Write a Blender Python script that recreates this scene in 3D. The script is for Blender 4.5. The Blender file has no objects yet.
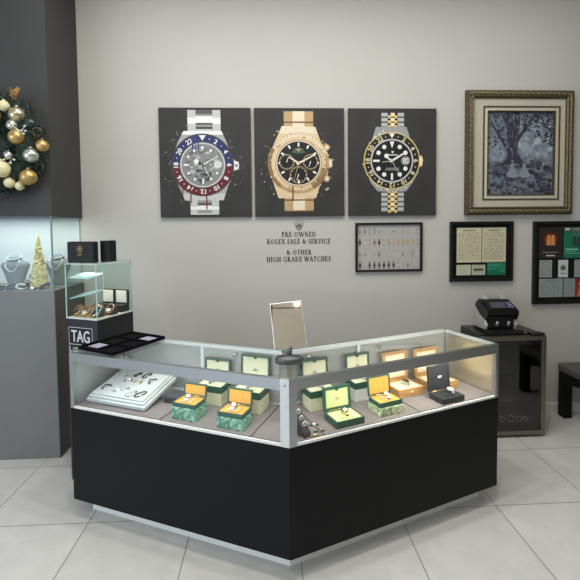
import bpy, bmesh, math, random
from math import sin, cos, pi, radians
from mathutils import Vector, Matrix
random.seed(7)
SC = bpy.context.scene
COL = SC.collection

# ------------------------------------------------------------------ materials
def lin(c):
    c = c / 255.0
    return c / 12.92 if c <= 0.04045 else ((c + 0.055) / 1.055) ** 2.4
def rgb(*c): return (lin(c[0]), lin(c[1]), lin(c[2]), 1)

MATS = {}
def mat(name, col, rough=.5, metal=0., spec=.5, var=.06, scale=40, bump=0., bscale=None, emit=0., coat=0., stretch=None):
    """principled material whose base colour is a noise-varied mix (procedural)"""
    if name in MATS: return MATS[name]
    m = bpy.data.materials.new(name); m.use_nodes = True
    nt = m.node_tree; p = nt.nodes['Principled BSDF']
    c = rgb(*col)
    tc = nt.nodes.new('ShaderNodeTexCoord'); src = tc.outputs['Object']
    if stretch:
        mp = nt.nodes.new('ShaderNodeMapping'); mp.inputs['Scale'].default_value = stretch
        nt.links.new(src, mp.inputs['Vector']); src = mp.outputs['Vector']
    n = nt.nodes.new('ShaderNodeTexNoise'); n.inputs['Scale'].default_value = scale; n.inputs['Detail'].default_value = 4
    nt.links.new(src, n.inputs['Vector'])
    r = nt.nodes.new('ShaderNodeValToRGB')
    r.color_ramp.elements[0].position = .3; r.color_ramp.elements[1].position = .7
    r.color_ramp.elements[0].color = tuple(max(0, x * (1 - var)) for x in c[:3]) + (1,)
    r.color_ramp.elements[1].color = tuple(min(1, x * (1 + var)) for x in c[:3]) + (1,)
    nt.links.new(n.outputs['Fac'], r.inputs['Fac']); nt.links.new(r.outputs['Color'], p.inputs['Base Color'])
    p.inputs['Roughness'].default_value = rough; p.inputs['Metallic'].default_value = metal
    p.inputs['Specular IOR Level'].default_value = spec
    if coat: p.inputs['Coat Weight'].default_value = coat
    if bump:
        n2 = nt.nodes.new('ShaderNodeTexNoise'); n2.inputs['Scale'].default_value = bscale or scale; n2.inputs['Detail'].default_value = 5
        nt.links.new(src, n2.inputs['Vector'])
        b = nt.nodes.new('ShaderNodeBump'); b.inputs['Strength'].default_value = bump; b.inputs['Distance'].default_value = .01
        nt.links.new(n2.outputs['Fac'], b.inputs['Height']); nt.links.new(b.outputs['Normal'], p.inputs['Normal'])
    if emit:
        p.inputs['Emission Color'].default_value = c; p.inputs['Emission Strength'].default_value = emit
    MATS[name] = m
    return m

def glass(name, tint=(248, 252, 251), refl=1.0, rough=.0):
    if name in MATS: return MATS[name]
    m = bpy.data.materials.new(name); m.use_nodes = True
    nt = m.node_tree; nt.nodes.remove(nt.nodes['Principled BSDF']); out = nt.nodes['Material Output']
    t = nt.nodes.new('ShaderNodeBsdfTransparent'); t.inputs[0].default_value = rgb(*tint)
    g = nt.nodes.new('ShaderNodeBsdfGlossy'); g.inputs['Roughness'].default_value = rough
    f = nt.nodes.new('ShaderNodeFresnel'); f.inputs['IOR'].default_value = 1.45
    mu = nt.nodes.new('ShaderNodeMath'); mu.operation = 'MULTIPLY'; mu.inputs[1].default_value = refl
    nt.links.new(f.outputs[0], mu.inputs[0])
    # the second (inner) face of a pane only lets light through
    ge = nt.nodes.new('ShaderNodeNewGeometry'); inv = nt.nodes.new('ShaderNodeMath'); inv.operation = 'SUBTRACT'; inv.inputs[0].default_value = 1
    nt.links.new(ge.outputs['Backfacing'], inv.inputs[1])
    m3 = nt.nodes.new('ShaderNodeMath'); m3.operation = 'MULTIPLY'; nt.links.new(mu.outputs[0], m3.inputs[0]); nt.links.new(inv.outputs[0], m3.inputs[1]); mu = m3
    x = nt.nodes.new('ShaderNodeMixShader')
    nt.links.new(mu.outputs[0], x.inputs[0]); nt.links.new(t.outputs[0], x.inputs[1]); nt.links.new(g.outputs[0], x.inputs[2])
    nt.links.new(x.outputs[0], out.inputs['Surface'])
    MATS[name] = m
    return m

def tile_mat(pitch_x, pitch_y):
    m = bpy.data.materials.new('porcelain floor tile'); m.use_nodes = True
    nt = m.node_tree; p = nt.nodes['Principled BSDF']; N = nt.nodes.new; L = nt.links.new
    geo = N('ShaderNodeNewGeometry'); sep = N('ShaderNodeSeparateXYZ'); L(geo.outputs['Position'], sep.inputs[0])
    def math(op, a, b=None):
        n = N('ShaderNodeMath'); n.operation = op
        for i, v in enumerate((a, b)):
            if v is None: continue
            if isinstance(v, (int, float)): n.inputs[i].default_value = v
            else: L(v, n.inputs[i])
        return n.outputs[0]
    masks = []; cells = []
    for out, pt in ((sep.outputs[0], pitch_x), (sep.outputs[1], pitch_y)):
        s = math('ADD', math('DIVIDE', out, pt), 100.0)
        fr = math('FRACT', s); cells.append(math('FLOOR', s))
        d = math('MINIMUM', fr, math('SUBTRACT', 1.0, fr))
        masks.append(math('LESS_THAN', d, .0028 / pt))
    g = math('MAXIMUM', masks[0], masks[1])
    cv = N('ShaderNodeCombineXYZ'); L(cells[0], cv.inputs[0]); L(cells[1], cv.inputs[1])
    wn = N('ShaderNodeTexWhiteNoise'); wn.noise_dimensions = '2D'; L(cv.outputs[0], wn.inputs['Vector'])
    n1 = N('ShaderNodeTexNoise'); n1.inputs['Scale'].default_value = 7; n1.inputs['Detail'].default_value = 8; n1.inputs['Roughness'].default_value = .65
    L(geo.outputs['Position'], n1.inputs['Vector'])
    f = math('ADD', math('MULTIPLY', n1.outputs['Fac'], .8), math('MULTIPLY', wn.outputs['Value'], .2))
    r = N('ShaderNodeValToRGB'); r.color_ramp.elements[0].position = .3; r.color_ramp.elements[1].position = .72
    r.color_ramp.elements[0].color = rgb(186, 184, 180); r.color_ramp.elements[1].color = rgb(203, 201, 197)
    L(f, r.inputs['Fac'])
    mx = N('ShaderNodeMixRGB'); L(g, mx.inputs[0]); L(r.outputs[0], mx.inputs[1]); mx.inputs[2].default_value = rgb(128, 124, 118)
    L(mx.outputs[0], p.inputs['Base Color'])
    p.inputs['Roughness'].default_value = .34; p.inputs['Specular IOR Level'].default_value = .45
    n2 = N('ShaderNodeTexNoise'); n2.inputs['Scale'].default_value = 30; n2.inputs['Detail'].default_value = 6; L(geo.outputs['Position'], n2.inputs['Vector'])
    h = math('SUBTRACT', math('MULTIPLY', n2.outputs['Fac'], .25), g)
    b = N('ShaderNodeBump'); b.inputs['Strength'].default_value = .12; b.inputs['Distance'].default_value = .004
    L(h, b.inputs['Height']); L(b.outputs[0], p.inputs['Normal'])
    return m

def marble_mat(name, c1, c2, c3):
    if name in MATS: return MATS[name]
    m = bpy.data.materials.new(name); m.use_nodes = True
    nt = m.node_tree; p = nt.nodes['Principled BSDF']; N = nt.nodes.new; L = nt.links.new
    tc = N('ShaderNodeTexCoord')
    n = N('ShaderNodeTexNoise'); n.inputs['Scale'].default_value = 26; n.inputs['Detail'].default_value = 3; n.inputs['Distortion'].default_value = 2.2
    L(tc.outputs['Object'], n.inputs['Vector'])
    r = N('ShaderNodeValToRGB'); e = r.color_ramp.elements
    e[0].position = .38; e[0].color = rgb(*c1); e[1].position = .62; e[1].color = rgb(*c3)
    k = e.new(.5); k.color = rgb(*c2)
    L(n.outputs['Fac'], r.inputs['Fac']); L(r.outputs[0], p.inputs['Base Color']); p.inputs['Roughness'].default_value = .45
    MATS[name] = m
    return m

def wood_mat(name, c1, c2):
    if name in MATS: return MATS[name]
    m = bpy.data.materials.new(name); m.use_nodes = True
    nt = m.node_tree; p = nt.nodes['Principled BSDF']; N = nt.nodes.new; L = nt.links.new
    tc = N('ShaderNodeTexCoord'); mp = N('ShaderNodeMapping'); mp.inputs['Scale'].default_value = (3, 30, 40)
    L(tc.outputs['Object'], mp.inputs[0])
    n = N('ShaderNodeTexNoise'); n.inputs['Scale'].default_value = 2.5; n.inputs['Detail'].default_value = 5; n.inputs['Distortion'].default_value = .6
    L(mp.outputs[0], n.inputs['Vector'])
    r = N('ShaderNodeValToRGB'); e = r.color_ramp.elements
    e[0].position = .35; e[0].color = rgb(*c1); e[1].position = .65; e[1].color = rgb(*c2)
    L(n.outputs['Fac'], r.inputs['Fac']); L(r.outputs[0], p.inputs['Base Color']); p.inputs['Roughness'].default_value = .35
    MATS[name] = m
    return m

# ------------------------------------------------------------------ mesh builder
class MB:
    def __init__(s): s.v = []; s.f = []; s.m = []; s.sm = []
    def add(s, vs, fs, m=0, smooth=False):
        o = len(s.v); s.v += [tuple(v) for v in vs]
        for f in fs: s.f.append([o + i for i in f]); s.m.append(m); s.sm.append(smooth)
        return s
    def xform(s, M, start=0):
        for i in range(start, len(s.v)): s.v[i] = tuple(M @ Vector(s.v[i]))
        return s
    def from_bm(s, bm, m=0, smooth=False):
        bm.verts.index_update()
        s.add([v.co[:] for v in bm.verts], [[v.index for v in f.verts] for f in bm.faces], m, smooth); bm.free(); return s
    def box(s, x0, x1, y0, y1, z0, z1, m=0, bev=0., seg=2, M=None):
        bm = bmesh.new(); bmesh.ops.create_cube(bm, size=1)
        for v in bm.verts:
            v.co = Vector((x0 + (v.co.x + .5) * (x1 - x0), y0 + (v.co.y + .5) * (y1 - y0), z0 + (v.co.z + .5) * (z1 - z0)))
        if bev: bmesh.ops.bevel(bm, geom=list(bm.edges), offset=bev, segments=seg, affect='EDGES', profile=.5)
        if M is not None: bmesh.ops.transform(bm, matrix=M, verts=bm.verts)
        return s.from_bm(bm, m)
    def prism(s, pts, z0, z1, m=0, bev=0.):
        """plan polygon (ccw) pulled up from z0 to z1"""
        bm = bmesh.new(); n = len(pts)
        a = [bm.verts.new((p[0], p[1], z0)) for p in pts]; b = [bm.verts.new((p[0], p[1], z1)) for p in pts]
        bm.faces.new(a[::-1]); bm.faces.new(b)
        for i in range(n): bm.faces.new((a[i], a[(i + 1) % n], b[(i + 1) % n], b[i]))
        if bev: bmesh.ops.bevel(bm, geom=list(bm.edges), offset=bev, segments=2, affect='EDGES', profile=.5)
        return s.from_bm(bm, m)
    def extrude(s, prof, x0, x1, m=0, bev=0.):
        """profile in (y, z) swept along x"""
        bm = bmesh.new(); n = len(prof)
        a = [bm.verts.new((x0, p[0], p[1])) for p in prof]; b = [bm.verts.new((x1, p[0], p[1])) for p in prof]
        bm.faces.new(a[::-1]); bm.faces.new(b)
        for i in range(n): bm.faces.new((a[i], a[(i + 1) % n], b[(i + 1) % n], b[i]))
        bmesh.ops.recalc_face_normals(bm, faces=bm.faces)
        if bev: bmesh.ops.bevel(bm, geom=list(bm.edges), offset=bev, segments=2, affect='EDGES', profile=.5)
        return s.from_bm(bm, m)
    def lathe(s, prof, n=24, m=0, c=(0, 0, 0), sx=1, sy=1, M=None, smooth=True):
        """profile (r, z) turned about z"""
        vs = []; fs = []
        for r, z in prof:
            for i in range(n):
                a = 2 * pi * i / n; vs.append((c[0] + r * sx * cos(a), c[1] + r * sy * sin(a), c[2] + z))
        k = len(prof)
        for j in range(k - 1):
            for i in range(n):
                fs.append((j * n + i, j * n + (i + 1) % n, (j + 1) * n + (i + 1) % n, (j + 1) * n + i))
        fs.append(tuple(range(n))[::-1]); fs.append(tuple((k - 1) * n + i for i in range(n)))
        if M is not None: vs = [tuple(M @ Vector(v)) for v in vs]
        return s.add(vs, fs, m, smooth)
    def tube(s, pts, r, n=8, m=0, closed=False, flat=1.0):
        P = [Vector(p) for p in pts]; k = len(P); vs = []; fs = []
        up0 = None
        for i in range(k):
            if closed: t = (P[(i + 1) % k] - P[i - 1])
            else: t = (P[min(i + 1, k - 1)] - P[max(i - 1, 0)])
            t.normalize()
            if up0 is None:
                up0 = Vector((0, 0, 1)) if abs(t.z) < .9 else Vector((1, 0, 0))
            a = (up0 - t * up0.dot(t)).normalized(); b = t.cross(a); up0 = a
            rr = r[i] if isinstance(r, (list, tuple)) else r
            for j in range(n):
                q = 2 * pi * j / n; vs.append(P[i] + a * (rr * cos(q)) + b * (rr * flat * sin(q)))
        for i in range(k if closed else k - 1):
            for j in range(n):
                i2 = (i + 1) % k
                fs.append((i * n + j, i * n + (j + 1) % n, i2 * n + (j + 1) % n, i2 * n + j))
        if not closed:
            fs.append(tuple(range(n))[::-1]); fs.append(tuple((k - 1) * n + j for j in range(n)))
        return s.add(vs, fs, m, True)
    def sphere(s, c, r, m=0, u=14, v=10, sc=(1, 1, 1)):
        bm = bmesh.new(); bmesh.ops.create_uvsphere(bm, u_segments=u, v_segments=v, radius=r)
        for w in bm.verts: w.co = Vector((w.co.x * sc[0] + c[0], w.co.y * sc[1] + c[1], w.co.z * sc[2] + c[2]))
        return s.from_bm(bm, m, True)
    def build(s, name, mats, parent=None, loc=None, rotz=0):
        me = bpy.data.meshes.new(name); me.from_pydata(s.v, [], s.f)
        if not isinstance(mats, (list, tuple)): mats = [mats]
        for m in mats: me.materials.append(m)
        for p, mi, sm in zip(me.polygons, s.m, s.sm): p.material_index = mi; p.use_smooth = sm
        bm = bmesh.new(); bm.from_mesh(me)
        if not getattr(s, 'flat2d', False): bmesh.ops.recalc_face_normals(bm, faces=bm.faces)
        bm.to_mesh(me); bm.free(); me.update()
        o = bpy.data.objects.new(name, me); COL.objects.link(o)
        if parent is not None: o.parent = parent
        if loc is not None: o.location = loc
        if rotz: o.rotation_euler = (0, 0, rotz)
        return o

def tag(o, label, cat, group=None):
    o['label'] = label; o['category'] = cat
    if group: o['group'] = group
    return o
def thing(name, label, cat, loc=(0, 0, 0), rotz=0, group=None):
    o = bpy.data.objects.new(name, None); COL.objects.link(o); o.empty_display_size = .05
    o.location = loc; o.rotation_euler = (0, 0, rotz)
    return tag(o, label, cat, group)
def struct(name, mb, m):
    o = mb.build(name, m); o['kind'] = 'structure'; return o
def copy_thing(o):
    c = o.copy(); COL.objects.link(c)
    for ch in o.children:
        d = ch.copy(); COL.objects.link(d); d.parent = c
        for g in ch.children:
            e = g.copy(); COL.objects.link(e); e.parent = d
    return c

# ------------------------------------------------------------------ flat artwork (prints, signs, lettering)
_tc = {}
def text_geo(s):
    if s in _tc: return _tc[s]
    cu = bpy.data.curves.new('t', 'FONT'); cu.body = s; cu.size = 1; cu.align_x = 'CENTER'; cu.resolution_u = 3
    ob = bpy.data.objects.new('t', cu); me = bpy.data.meshes.new_from_object(ob)
    vs = [(v.co.x, v.co.y) for v in me.vertices]; fs = [list(p.vertices) for p in me.polygons]
    bpy.data.objects.remove(ob); bpy.data.curves.remove(cu); bpy.data.meshes.remove(me)
    ys = [v[1] for v in vs] or [0]; cy = (max(ys) + min(ys)) / 2
    xs = [v[0] for v in vs] or [0]; cx = (max(xs) + min(xs)) / 2
    h = max(ys) - min(ys)
    _tc[s] = ([((x - cx) / h, (y - cy) / h) for x, y in vs], fs)
    return _tc[s]
class Art:
    """flat shapes in the XZ plane facing -Y; drawing coordinates are mapped by ox, oy, k (y runs down)"""
    def __init__(s, ox, oy, k, eps=.0003): s.mb = MB(); s.mb.flat2d = True; s.ox = ox; s.oy = oy; s.k = k; s.eps = eps; s.mats = []
    def mi(s, col):
        if not isinstance(col, tuple): m = col
        else: m = mat('print ink %d %d %d' % col, col, .55, var=.05, scale=60, spec=.3)
        if m not in s.mats: s.mats.append(m)
        return s.mats.index(m)
    zoom = None; cnt = 0
    def P(s, x, y, l):
        if s.zoom: x, y = s.zoom[0] + (x - s.zoom[0]) * s.zoom[2], s.zoom[1] + (y - s.zoom[1]) * s.zoom[2]
        return ((x - s.ox) * s.k, -l * s.eps - s.cnt * 3e-6, -(y - s.oy) * s.k)
    def poly(s, pts, col, l=1):
        s.cnt += 1
        A = sum(pts[i - 1][0] * pts[i][1] - pts[i][0] * pts[i - 1][1] for i in range(len(pts)))
        if A > 0: pts = pts[::-1]
        s.mb.add([s.P(x, y, l) for x, y in pts], [list(range(len(pts)))], s.mi(col))
    def rect(s, x0, y0, x1, y1, col, l=1): s.poly([(x0, y0), (x1, y0), (x1, y1), (x0, y1)], col, l)
    def disc(s, cx, cy, r, col, l=1, n=24, ry=None):
        ry = ry or r; s.poly([(cx + r * cos(2 * pi * i / n), cy + ry * sin(2 * pi * i / n)) for i in range(n)], col, l)
    def ring(s, cx, cy, r0, r1, col, l=1, a0=0, a1=360, n=48, k0=1., k1=1.):
        """a in degrees, 0 = up, clockwise"""
        for i in range(n):
            p = [radians(a0 + (a1 - a0) * (i + d) / n) for d in (0, 1)]
            s.poly([(cx + r * sin(t), cy - r * cos(t)) for r, t in ((r0, p[0]), (r1, p[0]), (r1, p[1]), (r0, p[1]))], col, l)
    def line(s, x0, y0, x1, y1, w, col, l=1, w1=None):
        w1 = w if w1 is None else w1
        d = math.hypot(x1 - x0, y1 - y0) or 1; nx, ny = -(y1 - y0) / d, (x1 - x0) / d
        s.poly([(x0 + nx * w / 2, y0 + ny * w / 2), (x1 + nx * w1 / 2, y1 + ny * w1 / 2), (x1 - nx * w1 / 2, y1 - ny * w1 / 2), (x0 - nx * w / 2, y0 - ny * w / 2)], col, l)
    def text(s, t, cx, cy, h, col, l=1, rot=0, wide=1., bold=0):
        vs, fs = text_geo(t); c, sn = cos(radians(rot)), sin(radians(rot))
        offs = [(0, 0)] if not bold else [(-bold, 0), (bold, 0), (0, bold), (0, -bold)]
        for j, (bx, by) in enumerate(offs):
            pts = []
            for x, y in vs:
                x, y = x * h * wide + bx, -y * h + by
                pts.append(s.P(cx + x * c - y * sn, cy + x * sn + y * c, l + j * .2))
            s.mb.add(pts, fs, s.mi(col))
    def build(s, name, parent=None, loc=None): return s.mb.build(name, s.mats, parent, loc)

# serif capitals drawn as strokes (cap height 1, y up): thick stems, thin arms, small feet
TK, TN = .17, .07
def glyph(ch):
    S = []; st = lambda x0, y0, x1, y1, w: S.append(('l', x0, y0, x1, y1, w))
    def stem(x, y0=0, y1=1, w=TK, f=True):
        st(x, y0, x, y1, w)
        if f:
            if y0 == 0: st(x - w * .5 - .07, .03, x + w * .5 + .07, .03, .06)
            if y1 == 1: st(x - w * .5 - .07, .97, x + w * .5 + .07, .97, .06)
    arc = lambda cx, cy, rx, ry, a0, a1: S.append(('a', cx, cy, rx, ry, a0, a1))
    def foot(x, y): st(x - .13, y, x + .13, y, .06)
    W = .7
    if ch == 'I': stem(.17); W = .34
    elif ch in 'PR':
        stem(.17); arc(.3, .74, .27, .23, -90, 90); st(.17, .97, .32, .97, TN); st(.17, .51, .32, .51, TN); W = .62
        if ch == 'R': st(.33, .51, .64, .02, TK); foot(.66, .03); W = .74
    elif ch in 'EL':
        stem(.17); st(.17, .03, .56, .03, TN); st(.56, 0, .58, .2, .06)
        if ch == 'E': st(.17, .97, .54, .97, TN); st(.54, .82, .54, 1, .06); st(.17, .52, .45, .52, TN); st(.45, .42, .45, .62, .05)
        W = .62
    elif ch == 'O': arc(.46, .5, .4, .48, 0, 360); W = .92
    elif ch == 'D': stem(.17); arc(.3, .5, .44, .47, -90, 90); st(.17, .97, .32, .97, TN); st(.17, .03, .32, .03, TN); W = .82
    elif ch == 'C' or ch == 'G':
        arc(.46, .5, .4, .48, 45, 315); st(.75, .72, .75, .97, .06); W = .84
        if ch == 'G': st(.72, .06, .72, .42, TK * .8); st(.58, .43, .84, .43, .06); W = .9
        else: st(.75, .05, .76, .24, .05)
    elif ch == 'W':
        st(.06, 1, .33, 0, TK); st(.33, 0, .56, .9, TN); st(.52, 1, .8, 0, TK); st(.8, 0, 1.05, 1, TN)
        foot(.08, .97); foot(.52, .97); foot(1.04, .97); W = 1.12
    elif ch == 'N': stem(.14, w=TN); st(.12, 1, .68, 0, TK); st(.7, 0, .7, 1, TN); foot(.7, .97); W = .84
    elif ch == 'X': st(.1, 1, .66, 0, TK); st(.08, 0, .64, 1, TN); [foot(x, y) for x in (.12, .62) for y in (.03, .97)]; W = .76
    elif ch == 'S':
        S.append(('u', .31, .74, .23, .24, 10, 245)); S.append(('u', .31, .26, .23, .24, -170, 65)); st(.2, .58, .42, .42, .15); st(.5, .72, .5, .96, .05); st(.1, .04, .1, .28, .05); W = .58
    elif ch == 'A': st(.08, 0, .4, 1, TN); st(.38, 1, .72, 0, TK); st(.2, .34, .6, .34, TN); foot(.08, .03); foot(.72, .03); W = .82
    elif ch == 'V': st(.08, 1, .4, 0, TK); st(.4, 0, .7, 1, TN); foot(.1, .97); foot(.7, .97); W = .78
    elif ch == 'T': stem(.33); st(.03, .97, .63, .97, TN); st(.04, .8, .04, 1, .05); st(.62, .8, .62, 1, .05); W = .66
    elif ch == 'H': stem(.17); stem(.66); st(.17, .52, .66, .52, TN); W = .84
    elif ch == '&':
        arc(.36, .77, .17, .2, 0, 360); arc(.34, .27, .27, .26, 40, 330); st(.24, .68, .78, .02, TK); st(.56, .34, .74, .56, TN); foot(.76, .56); W = .9
    elif ch == '-': st(.04, .38, .28, .38, .09); W = .32
    elif ch == ' ': W = .3
    return S, W
def serif_line(s, x0, x1, zb, h, name, m, parent):
    """a line of serif capitals between x0 and x1 with its foot at zb; letters have a thin real thickness"""
    gl = [glyph(c) for c in s]; gap = .1
    tot = sum(w for _, w in gl) + gap * (len(s) - 1)
    kx = (x1 - x0) / tot; mb = MB(); x = x0; T = .003
    def quad(p):
        n = len(p); A = sum(p[i - 1][0] * p[i][1] - p[i][0] * p[i - 1][1] for i in range(n))
        if A < 0: p = p[::-1]
        mb.add([(a, -T, b) for a, b in p] + [(a, 0, b) for a, b in p], [list(range(n))] + [[i, n + i, n + (i + 1) % n, (i + 1) % n] for i in range(n)])
    for S, w in gl:
        for q in S:
            if q[0] == 'l':
                _, a, b, c, d, wd = q
                A = Vector((x + a * kx, zb + b * h)); B = Vector((x + c * kx, zb + d * h)); t = B - A
                if t.length < 1e-6: continue
                nrm = Vector((-t.y, t.x)).normalized() * (wd * h / 2)
                quad([A + nrm, A - nrm, B - nrm, B + nrm])
            else:
                _, cx, cy, rx, ry, a0, a1 = q; n = max(5, int(abs(a1 - a0) / 22))
                for i in range(n):
                    pts = []
                    for a, sg in ((a0 + (a1 - a0) * i / n, 1), (a0 + (a1 - a0) * i / n, -1), (a0 + (a1 - a0) * (i + 1) / n, -1), (a0 + (a1 - a0) * (i + 1) / n, 1)):
                        r = radians(a); wd = TN + (TK - TN) * abs(cos(r)) if q[0] == 'a' else .13
                        pts.append((x + (cx + (rx - wd / 2 + sg * wd / 2 - .02) * cos(r)) * kx, zb + (cy + (ry - TN / 2 + sg * TN / 2) * sin(r)) * h))
                    quad([Vector(p) for p in pts])
        x += (w + gap) * kx
    return mb.build(name, m, parent)

# ------------------------------------------------------------------ palette
M_wall = mat('painted plaster wall', (182, 179, 173), .85, var=.015, scale=3, bump=.05, bscale=180)
M_ceil = mat('ceiling paint', (232, 222, 204), .9, var=.02, scale=4)
M_base = mat('baseboard paint', (205, 203, 196), .5, var=.02)
M_bulk = mat('charcoal bulkhead paint', (56, 56, 56), .7, var=.03, scale=5)
M_cab = mat('grey laminate', (112, 113, 113), .5, var=.03, scale=6)
M_black = mat('black laminate panel', (14, 15, 17), .5, var=.06, scale=5, spec=.18)
M_alu = mat('brushed aluminium', (176, 180, 182), .32, metal=.9, var=.05, scale=30, stretch=(1, 1, 12))
M_alu2 = mat('satin aluminium trim', (214, 216, 216), .38, metal=.55, var=.04)
M_white = mat('white trim', (226, 226, 222), .4, var=.02)
M_deck = mat('mauve grey deck fabric', (128, 119, 118), .9, var=.06, scale=120, bump=.1, bscale=400)
M_rear = mat('satin silver sliding panel', (178, 181, 181), .3, metal=.3, var=.03, scale=8)
M_seam = mat('dark seam', (70, 64, 64), .8)
M_glass = glass('clear glass', (251, 253, 252), .9)
M_glass2 = glass('pale green glass', (246, 251, 250), .9)
M_frameglass = glass('picture glass', (253, 253, 253), .4)
M_edge = mat('polished glass edge', (168, 205, 198), .15, spec=.6, var=.04)
M_ledw = mat('cool led strip', (246, 250, 255), .5, emit=4.0)
M_ledy = mat('warm led strip', (255, 240, 210), .5, emit=4.0)
M_steel = mat('brushed stainless steel', (128, 124, 116), .33, metal=.85, var=.08, scale=30, stretch=(1, 1, 20))
M_chrome = mat('polished chrome', (196, 198, 200), .12, metal=1, var=.02)
M_gun = mat('gunmetal', (88, 90, 92), .5, metal=.7, var=.05)
M_mirror = mat('mirror silver', (250, 240, 226), .02, metal=1, var=.005)
M_frblack = mat('black picture frame', (14, 14, 14), .4, var=.1, scale=50)
M_canvas = mat('charcoal print', (54, 53, 52), .6, var=.12, scale=5, spec=.2)
M_letter = mat('black vinyl lettering', (52, 50, 48), .6)
M_crown = mat('bronze vinyl emblem', (112, 92, 84), .6)
M_gleather = mat('dark green leather', (40, 84, 66), .45, var=.1, scale=90, bump=.08, bscale=300)
M_tan = mat('tan suede lining', (212, 150, 66), .85, var=.05, scale=60)
M_tan2 = mat('cream tan suede cushion', (216, 178, 116), .85, var=.05, scale=60)
M_lime = mat('pale green suede lining', (206, 214, 156), .85, var=.04, scale=60)
M_cream = mat('cream card sleeve', (222, 218, 184), .7, var=.04, scale=30)
M_creaml = mat('cream lining', (228, 226, 196), .8, var=.03)
M_ivory = mat('ivory lining', (238, 226, 200), .8, var=.03)
M_wcard = mat('white card sleeve', (226, 228, 224), .7, var=.03)
M_marble = marble_mat('green marbled card', (66, 122, 102), (104, 160, 138), (172, 204, 184))
M_floral = marble_mat('pale green marbled card', (112, 140, 104), (182, 194, 154), (220, 222, 190))
M_wood = wood_mat('light oak', (172, 126, 74), (198, 154, 98))
M_blkbox = mat('black box leather', (38, 40, 45), .5, var=.1, scale=80)
M_blkin = mat('black box lining', (30, 32, 38), .8, var=.06)
M_watchsteel = mat('watch steel', (206, 208, 208), .22, metal=.9, var=.04)
M_watchgold = mat('watch gold', (214, 176, 104), .22, metal=.9, var=.04)
M_dialw = mat('white watch dial', (236, 236, 230), .3)
M_dialb = mat('black watch dial', (18, 19, 24), .3)
M_strap = mat('dark watch strap', (34, 32, 32), .6)
M_pad = mat('black velvet pad', (12, 12, 16), .95, spec=.1, var=.2, scale=60)
M_padgrey = mat('grey velvet square', (150, 146, 168), .9, var=.05)
M_velvet = mat('grey velvet bust', (132, 136, 142), .9, var=.06, scale=40)
M_pearl = mat('silver chain', (226, 226, 224), .3, metal=.5)
M_goldbead = mat('gold beads', (222, 202, 126), .35, metal=.4, var=.3, scale=60)

# ------------------------------------------------------------------ setting
WY = 1.183
CEIL = 3.85
struct('floor', MB().box(-3.7, 3.6, -6.5, 1.3, -.1, 0), tile_mat(.6, .594))
struct('wall_back', MB().box(-3.7, 3.6, WY, 1.3, 0, CEIL), M_wall)
struct('wall_left', MB().box(-3.8, -3.7, -.6, 1.3, 0, CEIL).box(-3.8, -3.7, -6.5, -.6, 3.0, CEIL).box(-3.8, -3.7, -6.5, -.6, 0, .5), M_wall)
struct('wall_front', MB().box(.2, 3.6, -6.6, -6.5, 0, CEIL).box(-3.8, .2, -6.6, -6.5, 3.0, CEIL), M_wall)
struct('wall_right', MB().box(3.6, 3.7, -6.5, 1.3, 0, CEIL), mat('taupe side wall', (96, 90, 82), .85, var=.02))
struct('ceiling', MB().box(-3.8, 3.7, -6.5, 1.3, CEIL, CEIL + .1), M_ceil)
struct('baseboard_back', MB().extrude([(WY - .014, 0), (WY, 0), (WY, .09), (WY - .009, .09), (WY - .014, .082)], -1.68, 3.6), M_base)
# dark grooves between the ceiling panels (seen in the counter mirror)
mb = MB()
for y in (-1.2, -2.4, -3.6, -4.8): mb.box(-3.7, 3.6, y - .012, y + .012, CEIL - .006, CEIL)
for x in (-2.4, -1.2, 0, 1.2, 2.4): mb.box(x - .012, x + .012, -6.5, 1.18, CEIL - .006, CEIL)
struct('trim_1', mb, mat('ceiling groove', (120, 110, 96), .8))
# charcoal bulkhead over the jewellery cabinet
struct('trim_2', MB().box(-3.7, -1.705, .705, WY, 1.785, CEIL), M_bulk)

# ------------------------------------------------------------------ jewellery cabinet under the bulkhead
cab = thing('jewellery_cabinet', 'grey wall cabinet with a lit glass display case under the charcoal bulkhead', 'cabinet', (-1.71, .705, 0))
MB().box(-1.95, 0, 0, .476, 0, 1.246, bev=.003).build('base_cabinet', M_cab, cab)
MB().box(.0, .004, .003, .473, .0, 1.245, bev=.001).build('side_panel', mat('shade-darkened cabinet side', (66, 63, 59), .6, var=.03), cab)  # shade beside the tower and counter is painted into this face's colour
MB().box(-1.95, -.004, .006, .014, 1.246, 1.784).build('front_pane', M_glass2, cab)
MB().box(-.014, -.004, .016, .47, 1.246, 1.784).build('side_pane', M_glass2, cab)
mb = MB(); mb.box(-.0145, -.004, .0055, .0155, 1.247, 1.783, bev=.001)
mb.build('pane_edge', mat('shadowed glass edge', (96, 120, 116), .2), cab)
MB().box(-1.95, -.02, .466, .474, 1.248, 1.783).build('back_panel', mat('pale back panel', (206, 209, 207), .5, var=.02), cab)

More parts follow.
